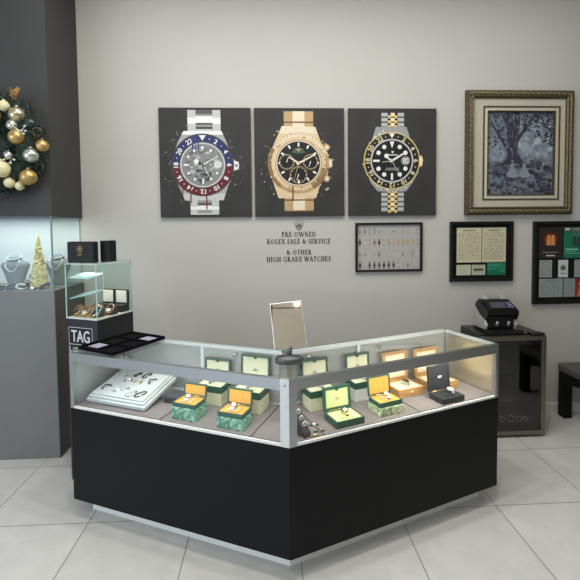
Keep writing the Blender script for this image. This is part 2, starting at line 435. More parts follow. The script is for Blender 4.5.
def bust(x, y, z, label, sc=1., rot=0):
    t = thing('necklace_bust', label, 'display bust', (x, y, z), rot, 'grey necklace busts')
    mb = MB()
    prof = [(.052, 0), (.056, .01), (.062, .05), (.085, .12), (.104, .165), (.106, .178), (.096, .194), (.07, .206), (.052, .216), (.049, .226), (.052, .232)]
    mb.lathe([(r * sc, h * sc) for r, h in prof], 28, sy=.5)
    mb.build('bust_form', M_velvet, t)
    MN = Matrix.Translation((0, -.004, .226 * sc)) @ Matrix.Rotation(.5, 4, 'X')
    MB().lathe([(.047 * sc, 0), (.05 * sc, .01), (.048 * sc, .014)], 26, sy=.8, M=MN).build('neck_cap', M_velvet, t)
    MB().tube([(.049 * sc * cos(2 * pi * q / 26), .039 * sc * sin(2 * pi * q / 26), .013) for q in range(26)], .004, 6, closed=True).xform(MN).build('neck_rim', mat('pale velvet neck rim', (206, 208, 210), .8), t)
    pts = []
    for i in range(13):
        a = pi * i / 12; px = -.05 * cos(a) ; pz = .215 - .085 * sin(a)
        w = .106 if pz > .165 else .062 + (.106 - .062) * max(0, (pz - .05) / .115)
        w = w if pz < .19 else .08
        py = -.5 * w * math.sqrt(max(.05, 1 - (px / w) ** 2)) - .004
        pts.append((px * sc, py * sc, pz * sc))
    MB().tube(pts, .0035 * sc, 6).build('necklace', M_pearl, t)
bust(-2.075, .87, 1.2468, 'grey velvet necklace bust with a pale chain left of the gold cone tree')
bust(-1.845, 1.04, 1.2468, 'grey velvet necklace bust right of the gold cone tree near the side pane', .98)
t = thing('cone_tree', 'small gold beaded Christmas cone tree in the lit wall cabinet', 'decoration', (-1.895, .86, 1.2468))
MB().lathe([(.066, 0), (.062, .02), (.004, .41), (.001, .42)], 24).build('cone', mat('gold cone core', (196, 176, 104), .5, metal=.3, var=.2), t)
mb = MB(); rr = random.Random(3)
for i in range(520):
    h = .009 + (1 - math.sqrt(rr.random())) * .40; a = rr.random() * 2 * pi; r = .065 * (1 - h / .425) + .001
    mb.sphere((r * cos(a), r * sin(a), h), rr.uniform(.004, .008), rr.choice((0, 0, 0, 1, 1, 1, 2, 3)), 5, 4)
o = mb.build('beads', [M_goldbead, mat('pale gold bead', (240, 230, 180), .25, metal=.3), mat('champagne bead', (196, 186, 140), .3, metal=.5), mat('dark gold bead', (146, 124, 64), .35, metal=.6)], t); o['kind'] = 'stuff'
t = thing('jewellery_box', 'small white ring box on the black block beside the gold cone tree', 'box', (-1.995, .93, 1.2792))
MB().box(-.028, .028, -.025, .025, 0, .03, bev=.003).build('box_base', mat('white ring box', (206, 206, 204), .6), t)
MB().box(-.028, .028, .017, .025, .03, .072, bev=.003).build('lid', MATS['white ring box'], t)
MB().sphere((0, -.003, .031), .01, 0, 10, 8).build('pearl', M_pearl, t)
tag(MB().box(-.05, .05, -.032, .032, 0, .032, bev=.003).build('display_block', mat('black display block', (26, 26, 28), .6), None, (-1.985, .926, 1.2468)), 'black block carrying the white ring box beside the gold cone tree', 'display block')
def bangle(x, y, z, r, label, m, rot=0, tilt=0.3, thick=.008, group='bracelets along the cabinet front'):
    t = thing('bracelet', label, 'bracelet', (x, y, z), rot, group)
    n = 26; pts = []
    for i in range(n):
        a = radians(25 + 310 * i / (n - 1)); pts.append((r * cos(a), r * .8 * sin(a), thick * 1.2 + tilt * (r * .8 * sin(a) + r * .8)))
    MB().tube(pts, thick, 7, flat=.5).build('band', m, t)
    MB().lathe([(.013, 0), (.014, .003), (.013, .007), (.006, .009)], 14, M=Matrix.Translation((-r, 0, thick * 1.4 + tilt * r * .8)) @ Matrix.Rotation(-1.0, 4, 'Y')).build('clasp', M_watchsteel, t)
bangle(-2.125, .755, 1.246, .032, 'dark leather bracelet at the cabinet front, leftmost in view', M_strap, .2)
bangle(-2.052, .765, 1.246, .034, 'dark bangle standing in front of the left necklace bust', M_gun, -.4, .55)
bangle(-1.975, .765, 1.246, .034, 'silver bangle in front of the small white ring box', M_pearl, .9, .55)
bangle(-1.9, .76, 1.246, .032, 'dark cord bracelet in front of the gold cone tree', M_gun, 2.2, .1)
bangle(-1.815, .78, 1.246, .036, 'dark bracelet by the cabinet corner right of the gold cone tree', M_strap, -.9, .5, .011)

# ------------------------------------------------------------------ wreath on the bulkhead
wr = thing('wreath', 'green Christmas wreath with gold and silver baubles hung on the charcoal bulkhead', 'wreath', (-2.045, .705, 2.282))
rr = random.Random(11); mb = MB()
ring_pts = [(.235 * cos(2 * pi * i / 40), -.06, .25 * sin(2 * pi * i / 40)) for i in range(40)]
mb.tube(ring_pts, .075, 8, 0, closed=True)
for i in range(3400):
    a = rr.random() * 2 * pi; R = .24 + rr.uniform(-.17, .11); d = rr.uniform(.0, .14)
    p = Vector((R * cos(a), -.02 - d * (1 - abs(R - .24) * 3.5), R * 1.05 * sin(a)))
    q = Vector((cos(a) * rr.uniform(-.4, 1.1), rr.uniform(-.7, .15), sin(a) * rr.uniform(-.4, 1.1))) + Vector((rr.uniform(-.5, .5), rr.uniform(-.3, .1), rr.uniform(-.5, .5)))
    q.normalize(); L = rr.uniform(.025, .062); w = q.orthogonal().normalized() * rr.uniform(.003, .007)
    if (p + q * L).y > -.004: continue
    u = q.cross(w).normalized() * .002
    mb.add([p - w, p + w, p + q * L, p + u * 2], [(0, 1, 2), (1, 3, 2), (3, 0, 2)], rr.choice((0, 0, 1, 1, 2)))
o = mb.build('greenery', [mat('dark fir needles', (28, 46, 38), .7, var=.2), mat('fir needles', (42, 66, 46), .7, var=.2), mat('blue green fir needles', (52, 78, 74), .7, var=.2)], wr)
BG = {'gold': mat('gold bauble', (186, 156, 100), .35, metal=.6, var=.35, scale=60), 'champ': mat('champagne bauble', (190, 180, 148), .2, metal=.7), 'silver': mat('silver bauble', (196, 198, 190), .2, metal=.7, var=.25, scale=30),
      'cream': mat('cream matt bauble', (218, 208, 164), .5, var=.06), 'green': mat('dark green bauble', (46, 62, 58), .25, metal=.3)}
for x, y, z, r, k in [(-1.943, -.15, 2.541, .036, 'cream'), (-1.872, -.13, 2.487, .052, 'champ'), (-1.895, -.15, 2.412, .036, 'silver'), (-1.865, -.16, 2.33, .05, 'gold'), (-1.795, -.12, 2.215, .05, 'silver'),
                      (-1.728, -.1, 2.285, .042, 'gold'), (-1.817, -.12, 2.066, .055, 'gold'), (-1.967, -.16, 2.118, .056, 'cream'), (-1.877, -.12, 2.007, .03, 'cream'), (-1.944, -.12, 2.03, .036, 'cream'),
                      (-1.803, -.1, 2.433, .044, 'green'), (-1.914, -.17, 2.207, .026, 'silver'), (-2.05, -.14, 2.05, .05, 'gold'), (-2.24, -.14, 2.15, .05, 'silver'), (-2.32, -.12, 2.32, .05, 'gold'), (-2.23, -.14, 2.46, .05, 'cream'), (-2.07, -.15, 2.55, .05, 'gold'), (-2.0, -.15, 2.48, .036, 'gold')]:
    mb = MB(); mb.sphere((x + 2.07, y, z - 2.3), r, 0, 18, 12); mb.lathe([(r * .22, 0), (r * .22, r * .25)], 8, c=(x + 2.07, y, z - 2.3 + r * .95))
    o = mb.build('bauble', BG[k], wr); o['label'] = {'gold': 'gold', 'champ': 'champagne', 'silver': 'silver', 'cream': 'matt cream', 'green': 'dark green'}[k] + ' bauble'
mb = MB()
for i in range(5):
    a = -.5 + .45 * i
    mb.add([(0, 0, 0), (.03 * cos(a + 1.2), -.03, .03), (.05 * cos(a + 1.2) + .01, -.02, .085 + .01 * sin(i * 2)), (-.02 + .01 * i, -.035, .05)], [(0, 1, 2, 3)])
mb.xform(Matrix.Translation((.185, -.11, .285)))
o = mb.build('ribbon_bow', mat('bronze gold ribbon', (150, 118, 70), .35, metal=.6, var=.3), wr)
mb = MB()
for i in range(4):
    a = i * 1.3; mb.tube([(.33 + .03 * cos(a + j * .6), -.12 - .012 * (j % 3), .07 + .03 * sin(a + j * .6)) for j in range(6)], .007, 5, flat=.3)
mb.build('ribbon_loop', mat('dark bronze ribbon', (84, 70, 58), .35, metal=.5), wr)
for cx_, cz_, n_ in ((.235, .07, 12), (.16, -.11, 8)):
    mb = MB(); c_ = (cx_, -.15, cz_)
    for i in range(n_):
        q = (cx_ + rr.uniform(-.04, .04), -.17 + rr.uniform(-.02, .015), cz_ + rr.uniform(-.04, .035))
        mb.tube([c_, q], .0025, 5); mb.sphere(q, .0075, 0, 6, 5)
    mb.build('berry_sprig', mat('frosted berry', (216, 214, 206), .4), wr)

# ------------------------------------------------------------------ corner display counter
vL = Vector((-1.305, .057)); vC = Vector((-.059, -.469)); vR = Vector((1.221, .027))
uL = (vC - vL).normalized(); nL = Vector((-uL.y, uL.x)); uR = (vR - vC).normalized(); nR = Vector((-uR.y, uR.x))
LL = (vC - vL).length; LR = (vR - vC).length
aL = math.atan2(uL.y, uL.x); aR = math.atan2(uR.y, uR.x)
D = .43
def loc(w, s, t):
    p = vL + uL * s + nL * t if w == 'L' else vC + uR * s + nR * t
    return p
def place(w, s, t, z): p = loc(w, s, t); return (p.x, p.y, z)
ang = lambda w: aL if w == 'L' else aR
half = math.tan((aR - aL) / 2)                 # mitre: offset per unit depth along each wing at the corner
def miterL(t): return LL - t * half            # s on the left wing where the mitre sits at depth t
def miterR(t): return t * half
def plan(t0, t1, e=0.):
    """plan polygon of the whole V between depths t0 and t1; e = pull-in at the two outer ends"""
    P = [loc('L', e, t0), loc('L', miterL(t0), t0), loc('R', LR - e, t0), loc('R', LR - e, t1), loc('L', miterL(t1), t1), loc('L', e, t1)]
    return [(p.x, p.y) for p in P]
def wingbox(w, s0, s1, t0, t1, z0, z1, mb, m=0, bev=0., mit=False):
    """box in wing coordinates; mit: the end at the corner follows the mitre"""
    if mit:
        if w == 'L': P = [loc(w, s0, t0), loc(w, miterL(t0) - s1, t0), loc(w, miterL(t1) - s1, t1), loc(w, s0, t1)]
        else: P = [loc(w, miterR(t0) + s0, t0), loc(w, s1, t0), loc(w, s1, t1), loc(w, miterR(t1) + s0, t1)]
    else: P = [loc(w, s0, t0), loc(w, s1, t0), loc(w, s1, t1), loc(w, s0, t1)]
    mb.prism([(p.x, p.y) for p in P], z0, z1, m, bev)
ZB, ZP, ZT = .108, .653, .98
ctr = thing('display_counter', 'V-shaped black retail counter with an aluminium-framed lit glass display case on top', 'display counter')
MB().prism(plan(0, D), ZB, ZP, bev=.003).build('base_panel', M_black, ctr)
MB().prism(plan(.09, D - .05, .05), 0, ZB).build('kick_plate', mat('white kick plate', (240, 238, 232), .4, metal=.1, var=.02), ctr)
MB().prism(plan(.012, D - .01, .012), ZP, ZP + .006).build('deck_board', M_seam, ctr)
for w, a, b in [('L', .02, .6), ('L', .608, 1.14), ('R', .2, .79), ('R', .798, LR - .02)]:
    mb = MB(); wingbox(w, a, b, .022, D - .03, ZP + .006, ZP + .012, mb, bev=.0015); mb.build('deck_pad', M_deck, ctr)
mb = MB(); mb.prism([(p.x, p.y) for p in (loc('L', 1.148, .022), loc('L', miterL(.022), .022), loc('R', .192, .022), loc('R', .192, D - .03), loc('L', 1.148, D - .03))], ZP + .006, ZP + .0115)
mb.build('deck_pad', M_deck, ctr)
PW = .026
for w, s in (('L', 0), ('R', LR - PW)):
    mb = MB(); wingbox(w, s, s + PW, 0, PW, ZP, ZT - .004, mb, bev=.002); mb.build('corner_post', M_alu, ctr)
    mb = MB(); wingbox(w, s + .004, s + PW - .004, D - PW, D, ZP, ZT - .004, mb, bev=.002); mb.build('corner_post', M_alu, ctr)
mb = MB(); wingbox('L', LL - .045, 0, 0, .02, ZP, ZT - .004, mb, mit=True); mb.build('corner_post', M_alu2, ctr)
mb = MB(); wingbox('R', 0, .04, 0, .02, ZP, ZT - .004, mb, mit=True); mb.build('corner_post', M_alu, ctr)
mb = MB(); mb.prism([(p.x, p.y) for p in (loc('L', miterL(D - .05) - .03, D - .05), loc('L', miterL(D - .06), D - .06), loc('R', miterR(D - .05) + .03, D - .05), loc('R', miterR(D) + .03, D), loc('L', miterL(D), D), loc('L', miterL(D) - .03, D))], ZP, ZT - .004)
mb.build('rear_corner_post', M_alu, ctr)
for w in 'LR':
    s0, s1 = (PW, .045) if w == 'L' else (.04, LR - PW)
    mb = MB(); wingbox(w, s0, s1, 0, .024, .922, ZT - .004, mb, mit=True); mb.build('front_rail', M_alu, ctr)
    mb = MB(); wingbox(w, s0, s1, .002, .014, ZP, ZP + .012, mb, mit=True); mb.build('bottom_rail', M_white, ctr)
    mb = MB(); wingbox(w, s0, s1, .004, .010, ZP + .012, .922, mb, mit=True); mb.build('front_glass', M_glass, ctr)
    mb = MB(); wingbox(w, (0 if w == 'L' else .0), (.0 if w == 'L' else LR), 0, D, ZT - .004, ZT + .002, mb, mit=True); mb.build('top_glass', M_glass, ctr)
    a0, a1 = (PW, .03) if w == 'L' else (.03, LR - PW)
    mb = MB(); wingbox(w, a0, a1, D - .022, D, ZT - .024, ZT - .004, mb, mit=True); mb.build('rear_rail', mat('white anodised rail', (224, 230, 232), .35, metal=.15), ctr)
    mb = MB(); wingbox(w, a0, a1, D - .02, D - .002, ZP, ZP + .016, mb, mit=True); mb.build('rear_rail', mat('white anodised rail', (224, 230, 232), .35, metal=.15), ctr)
    e = 0 if w == 'L' else LR
    # end panel, end top rail
    mb = MB(); a = (.004, .012) if w == 'L' else (LR - .012, LR - .004)
    wingbox(w, a[0], a[1], PW, D - PW, ZP, ZT - .02, mb); mb.build('end_panel', M_rear if w == 'L' else mat('champagne satin end panel', (200, 190, 170), .28, metal=.7, var=.03), ctr)
    mb = MB(); a = (.002, .022) if w == 'L' else (LR - .022, LR - .002)
    wingbox(w, a[0], a[1], PW, D - PW, ZT - .02, ZT - .004, mb); mb.build('end_rail', mat('white anodised rail', (224, 230, 232), .35, metal=.15), ctr)
    # sliding rear doors, a stile at the overlap and a finger lock
    cut = (.4, .43) if w == 'L' else (.62, .64)
    spans = ((PW, .66), (.62, LL - D * half - .04)) if w == 'L' else ((D * half + .03, .68), (.64, LR - PW))
    for j, (x0, x1) in enumerate(spans):
        t0 = D - .012 - .007 * j
        mb = MB(); wingbox(w, x0, x1, t0, t0 + .005, ZP + .016, ZT - .024, mb); d = mb.build('rear_door', M_rear, ctr)
        mb = MB(); xx = x1 - .02 if j == 0 else x0
        wingbox(w, xx, xx + .022, t0 - .004, t0 + .007, ZP + .016, ZT - .024, mb); mb.build('door_stile', mat('white anodised rail', (224, 230, 232), .35, metal=.15), d)
    for xl in ((.86,) if w == 'L' else (.3, .8)):
        M = Matrix.Translation(Vector(place(w, xl, D - .026, .93))) @ Matrix.Rotation(ang(w), 4, 'Z') @ Matrix.Rotation(pi / 2, 4, 'X')
        MB().lathe([(.012, 0), (.012, .006), (.006, .01)], 14, M=M).build('door_lock', M_chrome, ctr)
    mb = MB(); wingbox(w, s0 + .02, s1 + (.02 if w == 'L' else -.02),   .008, .02, .930, .935, mb, mit=True); mb.build('led_strip', M_ledw if w == 'L' else M_ledy, ctr)
MB().lathe([(.004, 0), (.004, .002), (.002, .003)], 10, M=Matrix.Translation(Vector(place('L', LL - .02, -.0005, .947))) @ Matrix.Rotation(aL, 4, 'Z') @ Matrix.Rotation(pi / 2, 4, 'X')).build('screw', M_gun, ctr)

# ------------------------------------------------------------------ watches and boxes in the case
ZD = ZP + .0125
def wristwatch(w, s, t, z, label, steel=M_watchsteel, dial=M_dialw, bez=M_watchsteel, rot=0., r=.017, tilt=.5, group='wristwatches in open boxes', cush=True):
    """watch lying round a small cushion: dial up and leaning forward, bracelet running down front and back"""
    o = thing('wristwatch', label, 'watch', place(w, s, t, z), ang(w) + rot, group)
    mb = MB(); n = 13; ry, rz, wd = .026, .016, r * .62
    for i in range(n - 1):
        a0, a1 = pi * i / (n - 1), pi * (i + 1) / (n - 1)
        k0 = wd * (.72 + .28 * sin(a0)); k1 = wd * (.72 + .28 * sin(a1))
        p = lambda a, k, q: (k, -(ry + q) * cos(a), (rz + q) * sin(a) + .0005)
        vs = [p(a0, -k0, 0), p(a0, k0, 0), p(a1, k1, 0), p(a1, -k1, 0), p(a0, -k0, .003), p(a0, k0, .003), p(a1, k1, .003), p(a1, -k1, .003)]
        mb.add(vs, [(0, 1, 2, 3), (4, 7, 6, 5), (0, 4, 5, 1), (1, 5, 6, 2), (2, 6, 7, 3), (3, 7, 4, 0)])
    mb.build('bracelet', steel, o)
    M = Matrix.Translation((0, -.003, .0185)) @ Matrix.Rotation(.25 * tilt, 4, 'X')
    MB().lathe([(r * .9, 0), (r, .002), (r, .005), (r * .96, .0065)], 20, M=M).build('watch_case', steel, o)
    MB().lathe([(r * .95, .0065), (r * .9, .0085), (r * .72, .0085), (r * .7, .0075)], 20, M=M).build('bezel', bez, o)
    mb = MB(); mb.lathe([(r * .7, .0074), (r * .7, .008)], 20, M=M); o2 = mb.build('dial', dial, o)
    mb = MB()
    for a, l in ((.9, .4), (-.7, .6)):
        mb.box(-.0006, .0006, 0, r * l, .0081, .0088, M=M @ Matrix.Rotation(a, 4, 'Z'))
    mb.build('hand', M_strap if dial is not M_dialb else M_dialw, o2)
    MB().lathe([(.0025, 0), (.0025, .004)], 8, M=M @ Matrix.Translation((r, 0, .003)) @ Matrix.Rotation(pi / 2, 4, 'Y')).build('crown', steel, o)
    return o

def sleeve(w, s0, s1, t0, t1, z0, z1, label, m, group):
    o = thing('box_sleeve', label, 'box', place(w, (s0 + s1) / 2, (t0 + t1) / 2, z0), ang(w), group)
    a, b = (s1 - s0) / 2, (t1 - t0) / 2; h = z1 - z0
    MB().box(-a, a, -b, b, 0, h * .93, bev=.002).build('sleeve_body', m, o)
    MB().box(-a + .002, a - .002, -b + .002, b - .002, h * .93, h - .0005, bev=.0008).build('sleeve_lid', m, o)
    return o
def watchbox(w, s0, s1, t0, t1, z0, zb, zl, label, shell, lining, cushion, group=None, lidtilt=6, fr=.012, clasp=None, mark=None, name='watch_box', lidth=.018):
    """open hinged box: base with lining and cushion, lid standing at the back with its lining"""
    o = thing(name, label, 'watch box', place(w, (s0 + s1) / 2, (t0 + t1) / 2, z0), ang(w), group)
    a, b = (s1 - s0) / 2, (t1 - t0) / 2; h = zb - z0; T = min(.006, h * .3)
    mb = MB(); mb.box(-a, a, -b, b, 0, h - T, bev=.003)
    for x0, x1, y0, y1 in ((-a, a, -b, -b + fr * .7), (-a, a, b - fr * .7, b), (-a, -a + fr * .7, -b + fr * .7, b - fr * .7), (a - fr * .7, a, -b + fr * .7, b - fr * .7)):
        mb.box(x0, x1, y0, y1, h - T - .001, h, bev=.001)
    mb.build('box_base', shell, o)
    i = fr * .7
    MB().box(-a + i, a - i, -b + i, b - i, h - T, h - T * .35, bev=.001).build('lining', lining, o)
    # cushion: low pillow in the middle
    cw, cd = a * .42, b * .62
    MB().box(-cw, cw, -cd, cd * .8, h - T * .35, h + .004, bev=.0035).build('cushion', cushion, o)
    # lid
    H = zl - zb; M = Matrix.Translation((0, b - .002, h + .001)) @ Matrix.Rotation(radians(-lidtilt), 4, 'X')
    mb = MB(); th = lidth
    mb.box(-a, a, th * .45, th, 0, H, bev=.003, M=M)
    for x0, x1, q0, q1 in ((-a, -a + fr, 0, H), (a - fr, a, 0, H), (-a + fr, a - fr, H - fr, H), (-a + fr, a - fr, 0, fr)):
        mb.box(x0, x1, 0, th * .5, q0, q1, bev=.0012, M=M)
    lid = mb.build('lid', shell, o)
    mb = MB(); mb.box(-a + fr, a - fr, th * .25, th * .5, fr, H - fr, bev=.001, M=M); mb.build('lid_lining', lining, lid)
    # small arch tab at the top of the lid lining and a printed mark
    if mark:
        mb = MB(); mb.lathe([(.012, 0), (.012, .002)], 16, M=M @ Matrix.Translation((0, th * .25, H - fr)) @ Matrix.Rotation(pi / 2, 4, 'X'), sy=.8); mb.build('lid_tab', shell, lid)
        mb = MB()
        for k in range(5): mb.sphere((-.008 + .004 * k, 0, .004 - .0012 * abs(k - 2)), .0012, 0, 6, 4)
        mb.box(-.007, .007, -.0006, .0006, -.002, .0005); mb.box(-.016, .016, -.0006, .0006, -.009, -.006)
        mb.xform(M @ Matrix.Translation((0, th * .25 - .001, H * .5))); mb.build('lid_emblem', mark, lid)
    mb = MB(); mb.tube([(-a * .8, b - .001, h + .001), (a * .8, b - .001, h + .001)], .0022, 8); mb.build('hinge', M_watchgold, o)
    if clasp: MB().lathe([(.006, 0), (.006, .002), (.003, .004)], 14, M=Matrix.Translation((0, -b, h * .6)) @ Matrix.Rotation(pi / 2, 4, 'X')).build('clasp', clasp, o)
    return o
G1 = 'marbled green box sleeves'; G2 = 'open green boxes with tan lining'
# left wing, front
sleeve('L', .661, .808, .052, .165, ZD, .733, 'green marbled box sleeve under the tan-lined box nearest the slanted white board', M_marble, G1)
watchbox('L', .663, .806, .055, .163, .7335, .756, .824, 'small green box with tan lining, left one of the two on the left wing', M_gleather, M_tan, M_tan2, G2, fr=.008, lidth=.014)
wristwatch('L', .735, .103, .7606, 'steel watch in the tan-lined box nearest the slanted white board', tilt=.6)
sleeve('L', .940, 1.088, .045, .158, ZD, .724, 'green marbled box sleeve under the tan-lined box nearest the counter corner on the left wing', M_marble, G1)
watchbox('L', .942, 1.086, .048, .156, .7245, .750, .832, 'small green box with tan lining on the left wing nearest the counter corner', M_gleather, M_tan, M_tan2, G2, fr=.008, lidth=.014)
wristwatch('L', 1.014, .096, .7546, 'steel watch with white dial in the left wing box nearest the counter corner', M_watchsteel, M_dialw, M_watchgold)
o = thing('jewellery_box', 'closed dark grey box between the slanted white board and the first tan-lined box', 'box', place('L', .565, .26, ZD), aL)
MB().box(-.075, .075, -.05, .05, 0, .028, bev=.003).build('box_base', M_blkbox, o); MB().box(-.075, .075, -.05, .05, .029, .042, bev=.003).build('lid', mat('dark grey lid', (66, 66, 70), .5), o)
# left wing, back
sleeve('L', .668, .838, .27, .374, ZD, .738, 'cream box sleeve under the smaller cream-lined green box at the back of the left wing', M_cream, 'plain box sleeves at the back')
watchbox('L', .666, .840, .268, .376, .7385, .776, .900, 'smaller green box with cream lid lining at the back of the left wing', M_gleather, M_creaml, M_creaml, 'green boxes with cream lining', mark=M_gleather, lidtilt=3)
wristwatch('L', .753, .318, .7808, 'steel watch in the smaller cream-lined green box at the back of the left wing')
sleeve('L', .912, 1.092, .246, .374, ZD, .745, 'cream box sleeve under the larger cream-lined green box at the back of the left wing', M_cream, 'plain box sleeves at the back')
watchbox('L', .910, 1.094, .244, .376, .7455, .784, .944, 'larger green box with cream lid lining at the left wing back beside the mirror', M_gleather, M_creaml, M_creaml, 'green boxes with cream lining', mark=M_gleather, lidtilt=3)
wristwatch('L', 1.002, .305, .7888, 'steel watch in the larger cream-lined green box near the mirror stand')
# right wing, back
sleeve('R', .247, .415, .27, .374, ZD, .738, 'cream box sleeve at the back of the right wing nearest the counter corner', M_cream, 'plain box sleeves at the back')
watchbox('R', .245, .417, .268, .376, .7385, .775, .918, 'green box with cream lid lining at the back of the right wing nearest the corner', M_gleather, M_creaml, M_creaml, 'green boxes with cream lining', mark=M_gleather, lidtilt=3)
wristwatch('R', .331, .318, .7798, 'watch with dark bezel in the cream-lined green box nearest the corner on the right wing', M_watchsteel, M_dialb, M_dialb)
sleeve('R', .541, .707, .277, .374, ZD, .738, 'white box sleeve at the back of the right wing behind the small tan-lined box', M_wcard, 'plain box sleeves at the back')
watchbox('R', .539, .709, .275, .376, .7385, .775, .912, 'green box with cream lid lining on a white sleeve beside the wooden boxes', M_gleather, M_creaml, M_creaml, 'green boxes with cream lining', mark=M_gleather, lidtilt=3)
wristwatch('R', .624, .322, .7798, 'steel watch in the green box on the white sleeve', M_watchsteel, M_dialw)
# right wing, front
watchbox('R', .278, .446, .04, .172, ZD, .700, .823, 'large green box with pale green lining at the front of the right wing', M_gleather, M_lime, M_lime, fr=.014, mark=mat('gold print', (196, 180, 110), .4))
wristwatch('R', .362, .10, .7048, 'gold and steel watch in the large pale-green-lined box', M_watchgold, M_dialw, M_watchsteel)
sleeve('R', .551, .706, .054, .165, ZD, .713, 'pale green marbled sleeve under the tan-lined box at the front of the right wing', M_floral, G1)
watchbox('R', .554, .703, .057, .163, .7135, .740, .843, 'small green box with tan lining at the front of the right wing', M_gleather, M_tan, M_tan2, G2, fr=.008, lidth=.014)
wristwatch('R', .628, .105, .7446, 'steel watch in the tan-lined box on the right wing', M_watchsteel, M_dialw)
watchbox('R', .800, .990, .205, .355, ZD, .712, .893, 'light wooden watch box with ivory lining, left one of the pair', M_wood, M_ivory, M_ivory, 'light wooden watch boxes', fr=.02, clasp=M_dialw, lidtilt=4)
wristwatch('R', .895, .265, .7168, 'steel watch with black bezel in the left wooden box', M_watchsteel, M_dialb, M_dialb, .4, .02)
watchbox('R', 1.048, 1.250, .187, .355, ZD, .712, .885, 'light wooden watch box behind the black box, right one of the pair', M_wood, M_ivory, M_ivory, 'light wooden watch boxes', fr=.02, clasp=M_dialw, lidtilt=4)
wristwatch('R', 1.149, .255, .7168, 'gold watch with dark dial in the right wooden box', M_watchgold, M_dialb)
bb = watchbox('R', .966, 1.130, .027, .140, ZD, .699, .848, 'black leather watch box open at the right front of the counter', M_blkbox, M_blkin, M_blkin, fr=.01, lidtilt=4)
art = Art(0, 0, 1, .0004); art.rect(-.014, -.006, .014, .006, (214, 214, 210)); art.rect(-.01, -.002, .01, .001, (120, 120, 118), 2)
o = art.build('logo_plate', [c for c in bb.children if c.name.startswith('lid')][0]); o.matrix_local = Matrix.Translation((0, .0565 - .002 + .0035, .0335 + .001 + .082)) @ Matrix.Rotation(radians(-4), 4, 'X')
wristwatch('R', 1.065, .078, .7038, 'steel watch with white bracelet in the open black box', M_watchsteel, M_dialb, M_dialw, .3, .019)
# small pieces in the corner of the case
o = thing('watch_stand', 'dark grey ring and watch stand at the corner of the case', 'display stand', place('R', .1, .08, ZD), aR + .25)
MB().extrude([(-.05, 0), (.045, 0), (.045, .095), (.03, .1), (-.045, .02)], -.022, .022, bev=.003).build('stand_body', mat('dark velvet stand', (52, 52, 54), .8), o)
for i, (y, z) in enumerate(((-.022, .047), (.0, .07), (.022, .094))):
    tag_ = thing('ring', 'silver ring on the dark corner stand, ' + ('lowest of three', 'middle of three', 'topmost of three')[i], 'ring', place('R', .1 + y * -.247, .08 + y * .97, ZD + z), aR + .25, 'rings on the corner stand')
    pts = [(.011 * cos(2 * pi * k / 16), 0, .009 + .009 * sin(2 * pi * k / 16)) for k in range(16)]
    MB().tube(pts, .0028, 6, closed=True).build('band', M_pearl, tag_); MB().sphere((0, 0, .02), .0045, 0, 8, 6).build('stone', M_dialw, tag_)
def flat_watch(name, w, s, t, z, rot, L, label, band, dial, group, tilt=0, wd=.010):
    """watch laid out flat"""
    o = thing(name, label, 'watch', place(w, s, t, z), ang(w) + rot, group)
    o.rotation_euler = (tilt, 0, ang(w) + rot) if rot == 0 else (0, 0, ang(w) + rot)
    if tilt: o.rotation_euler = (Matrix.Rotation(ang(w), 3, 'Z') @ Matrix.Rotation(tilt, 3, 'X') @ Matrix.Rotation(rot, 3, 'Z')).to_euler()
    MB().box(-wd * .55, wd * .55, -L / 2, L / 2, 0, .004, bev=.0015).build('band', band, o)
    MB().lathe([(wd, 0), (wd * 1.1, .003), (wd, .008)], 16).build('watch_case', M_watchsteel if band is not M_watchgold else M_watchgold, o)
    MB().lathe([(wd * .85, .008), (wd * .85, .0088)], 16).build('dial', dial, o)
    return o
flat_watch('wristwatch', 'R', .195, .13, ZD, 1.2, .05, 'small dark watch lying flat behind the corner stand', M_strap, M_dialw, 'loose watches in the case corner')
flat_watch('wristwatch', 'R', .19, .06, ZD, 1.4, .06, 'dark watch lying flat right of the corner stand', M_strap, M_dialb, 'loose watches in the case corner', wd=.008)
flat_watch('wristwatch', 'R', .15, .03, ZD, 1.5, .055, 'small gold watch lying at the front corner of the case', M_watchgold, M_dialw, 'loose watches in the case corner', wd=.008)

# slanted white board with jewellery
TB = radians(13.5); BW, BD = .4, .3
M_board = mat('white display board', (196, 200, 200), .6, var=.02)
brd = thing('display_board', 'slanted white stepped board laid with watches and jewellery at the left of the case', 'display board', place('L', .05, .068, ZD + .004), aL)
RX = Matrix.Rotation(TB, 4, 'X')
mb = MB(); mb.box(0, BW + .02, 0, BD + .01, 0, .022, bev=.003, M=RX); mb.build('board_base', M_board, brd)
mb = MB()
for k, (i, z) in enumerate(((.012, .036), (.024, .048))): mb.box(i, BW + .02 - i, i, BD + .01 - i, .015, z, bev=.002, M=RX)
mb.build('board_step', M_board, brd)
mb = MB()
for x in (.03, .37): mb.extrude([(.2, -.003), (.29, -.003), (.29, .29 * math.tan(TB) - .002), (.2, .2 * math.tan(TB) - .002)], x, x + .02)
mb.build('board_prop', M_board, brd)
def on_board(x, y, h=.0485):
    p = Matrix.Rotation(TB, 4, 'X') @ Vector((x, y, h)); q = loc('L', .05 + p.x, .068 + p.y); return (q.x, q.y, ZD + .004 + p.z)
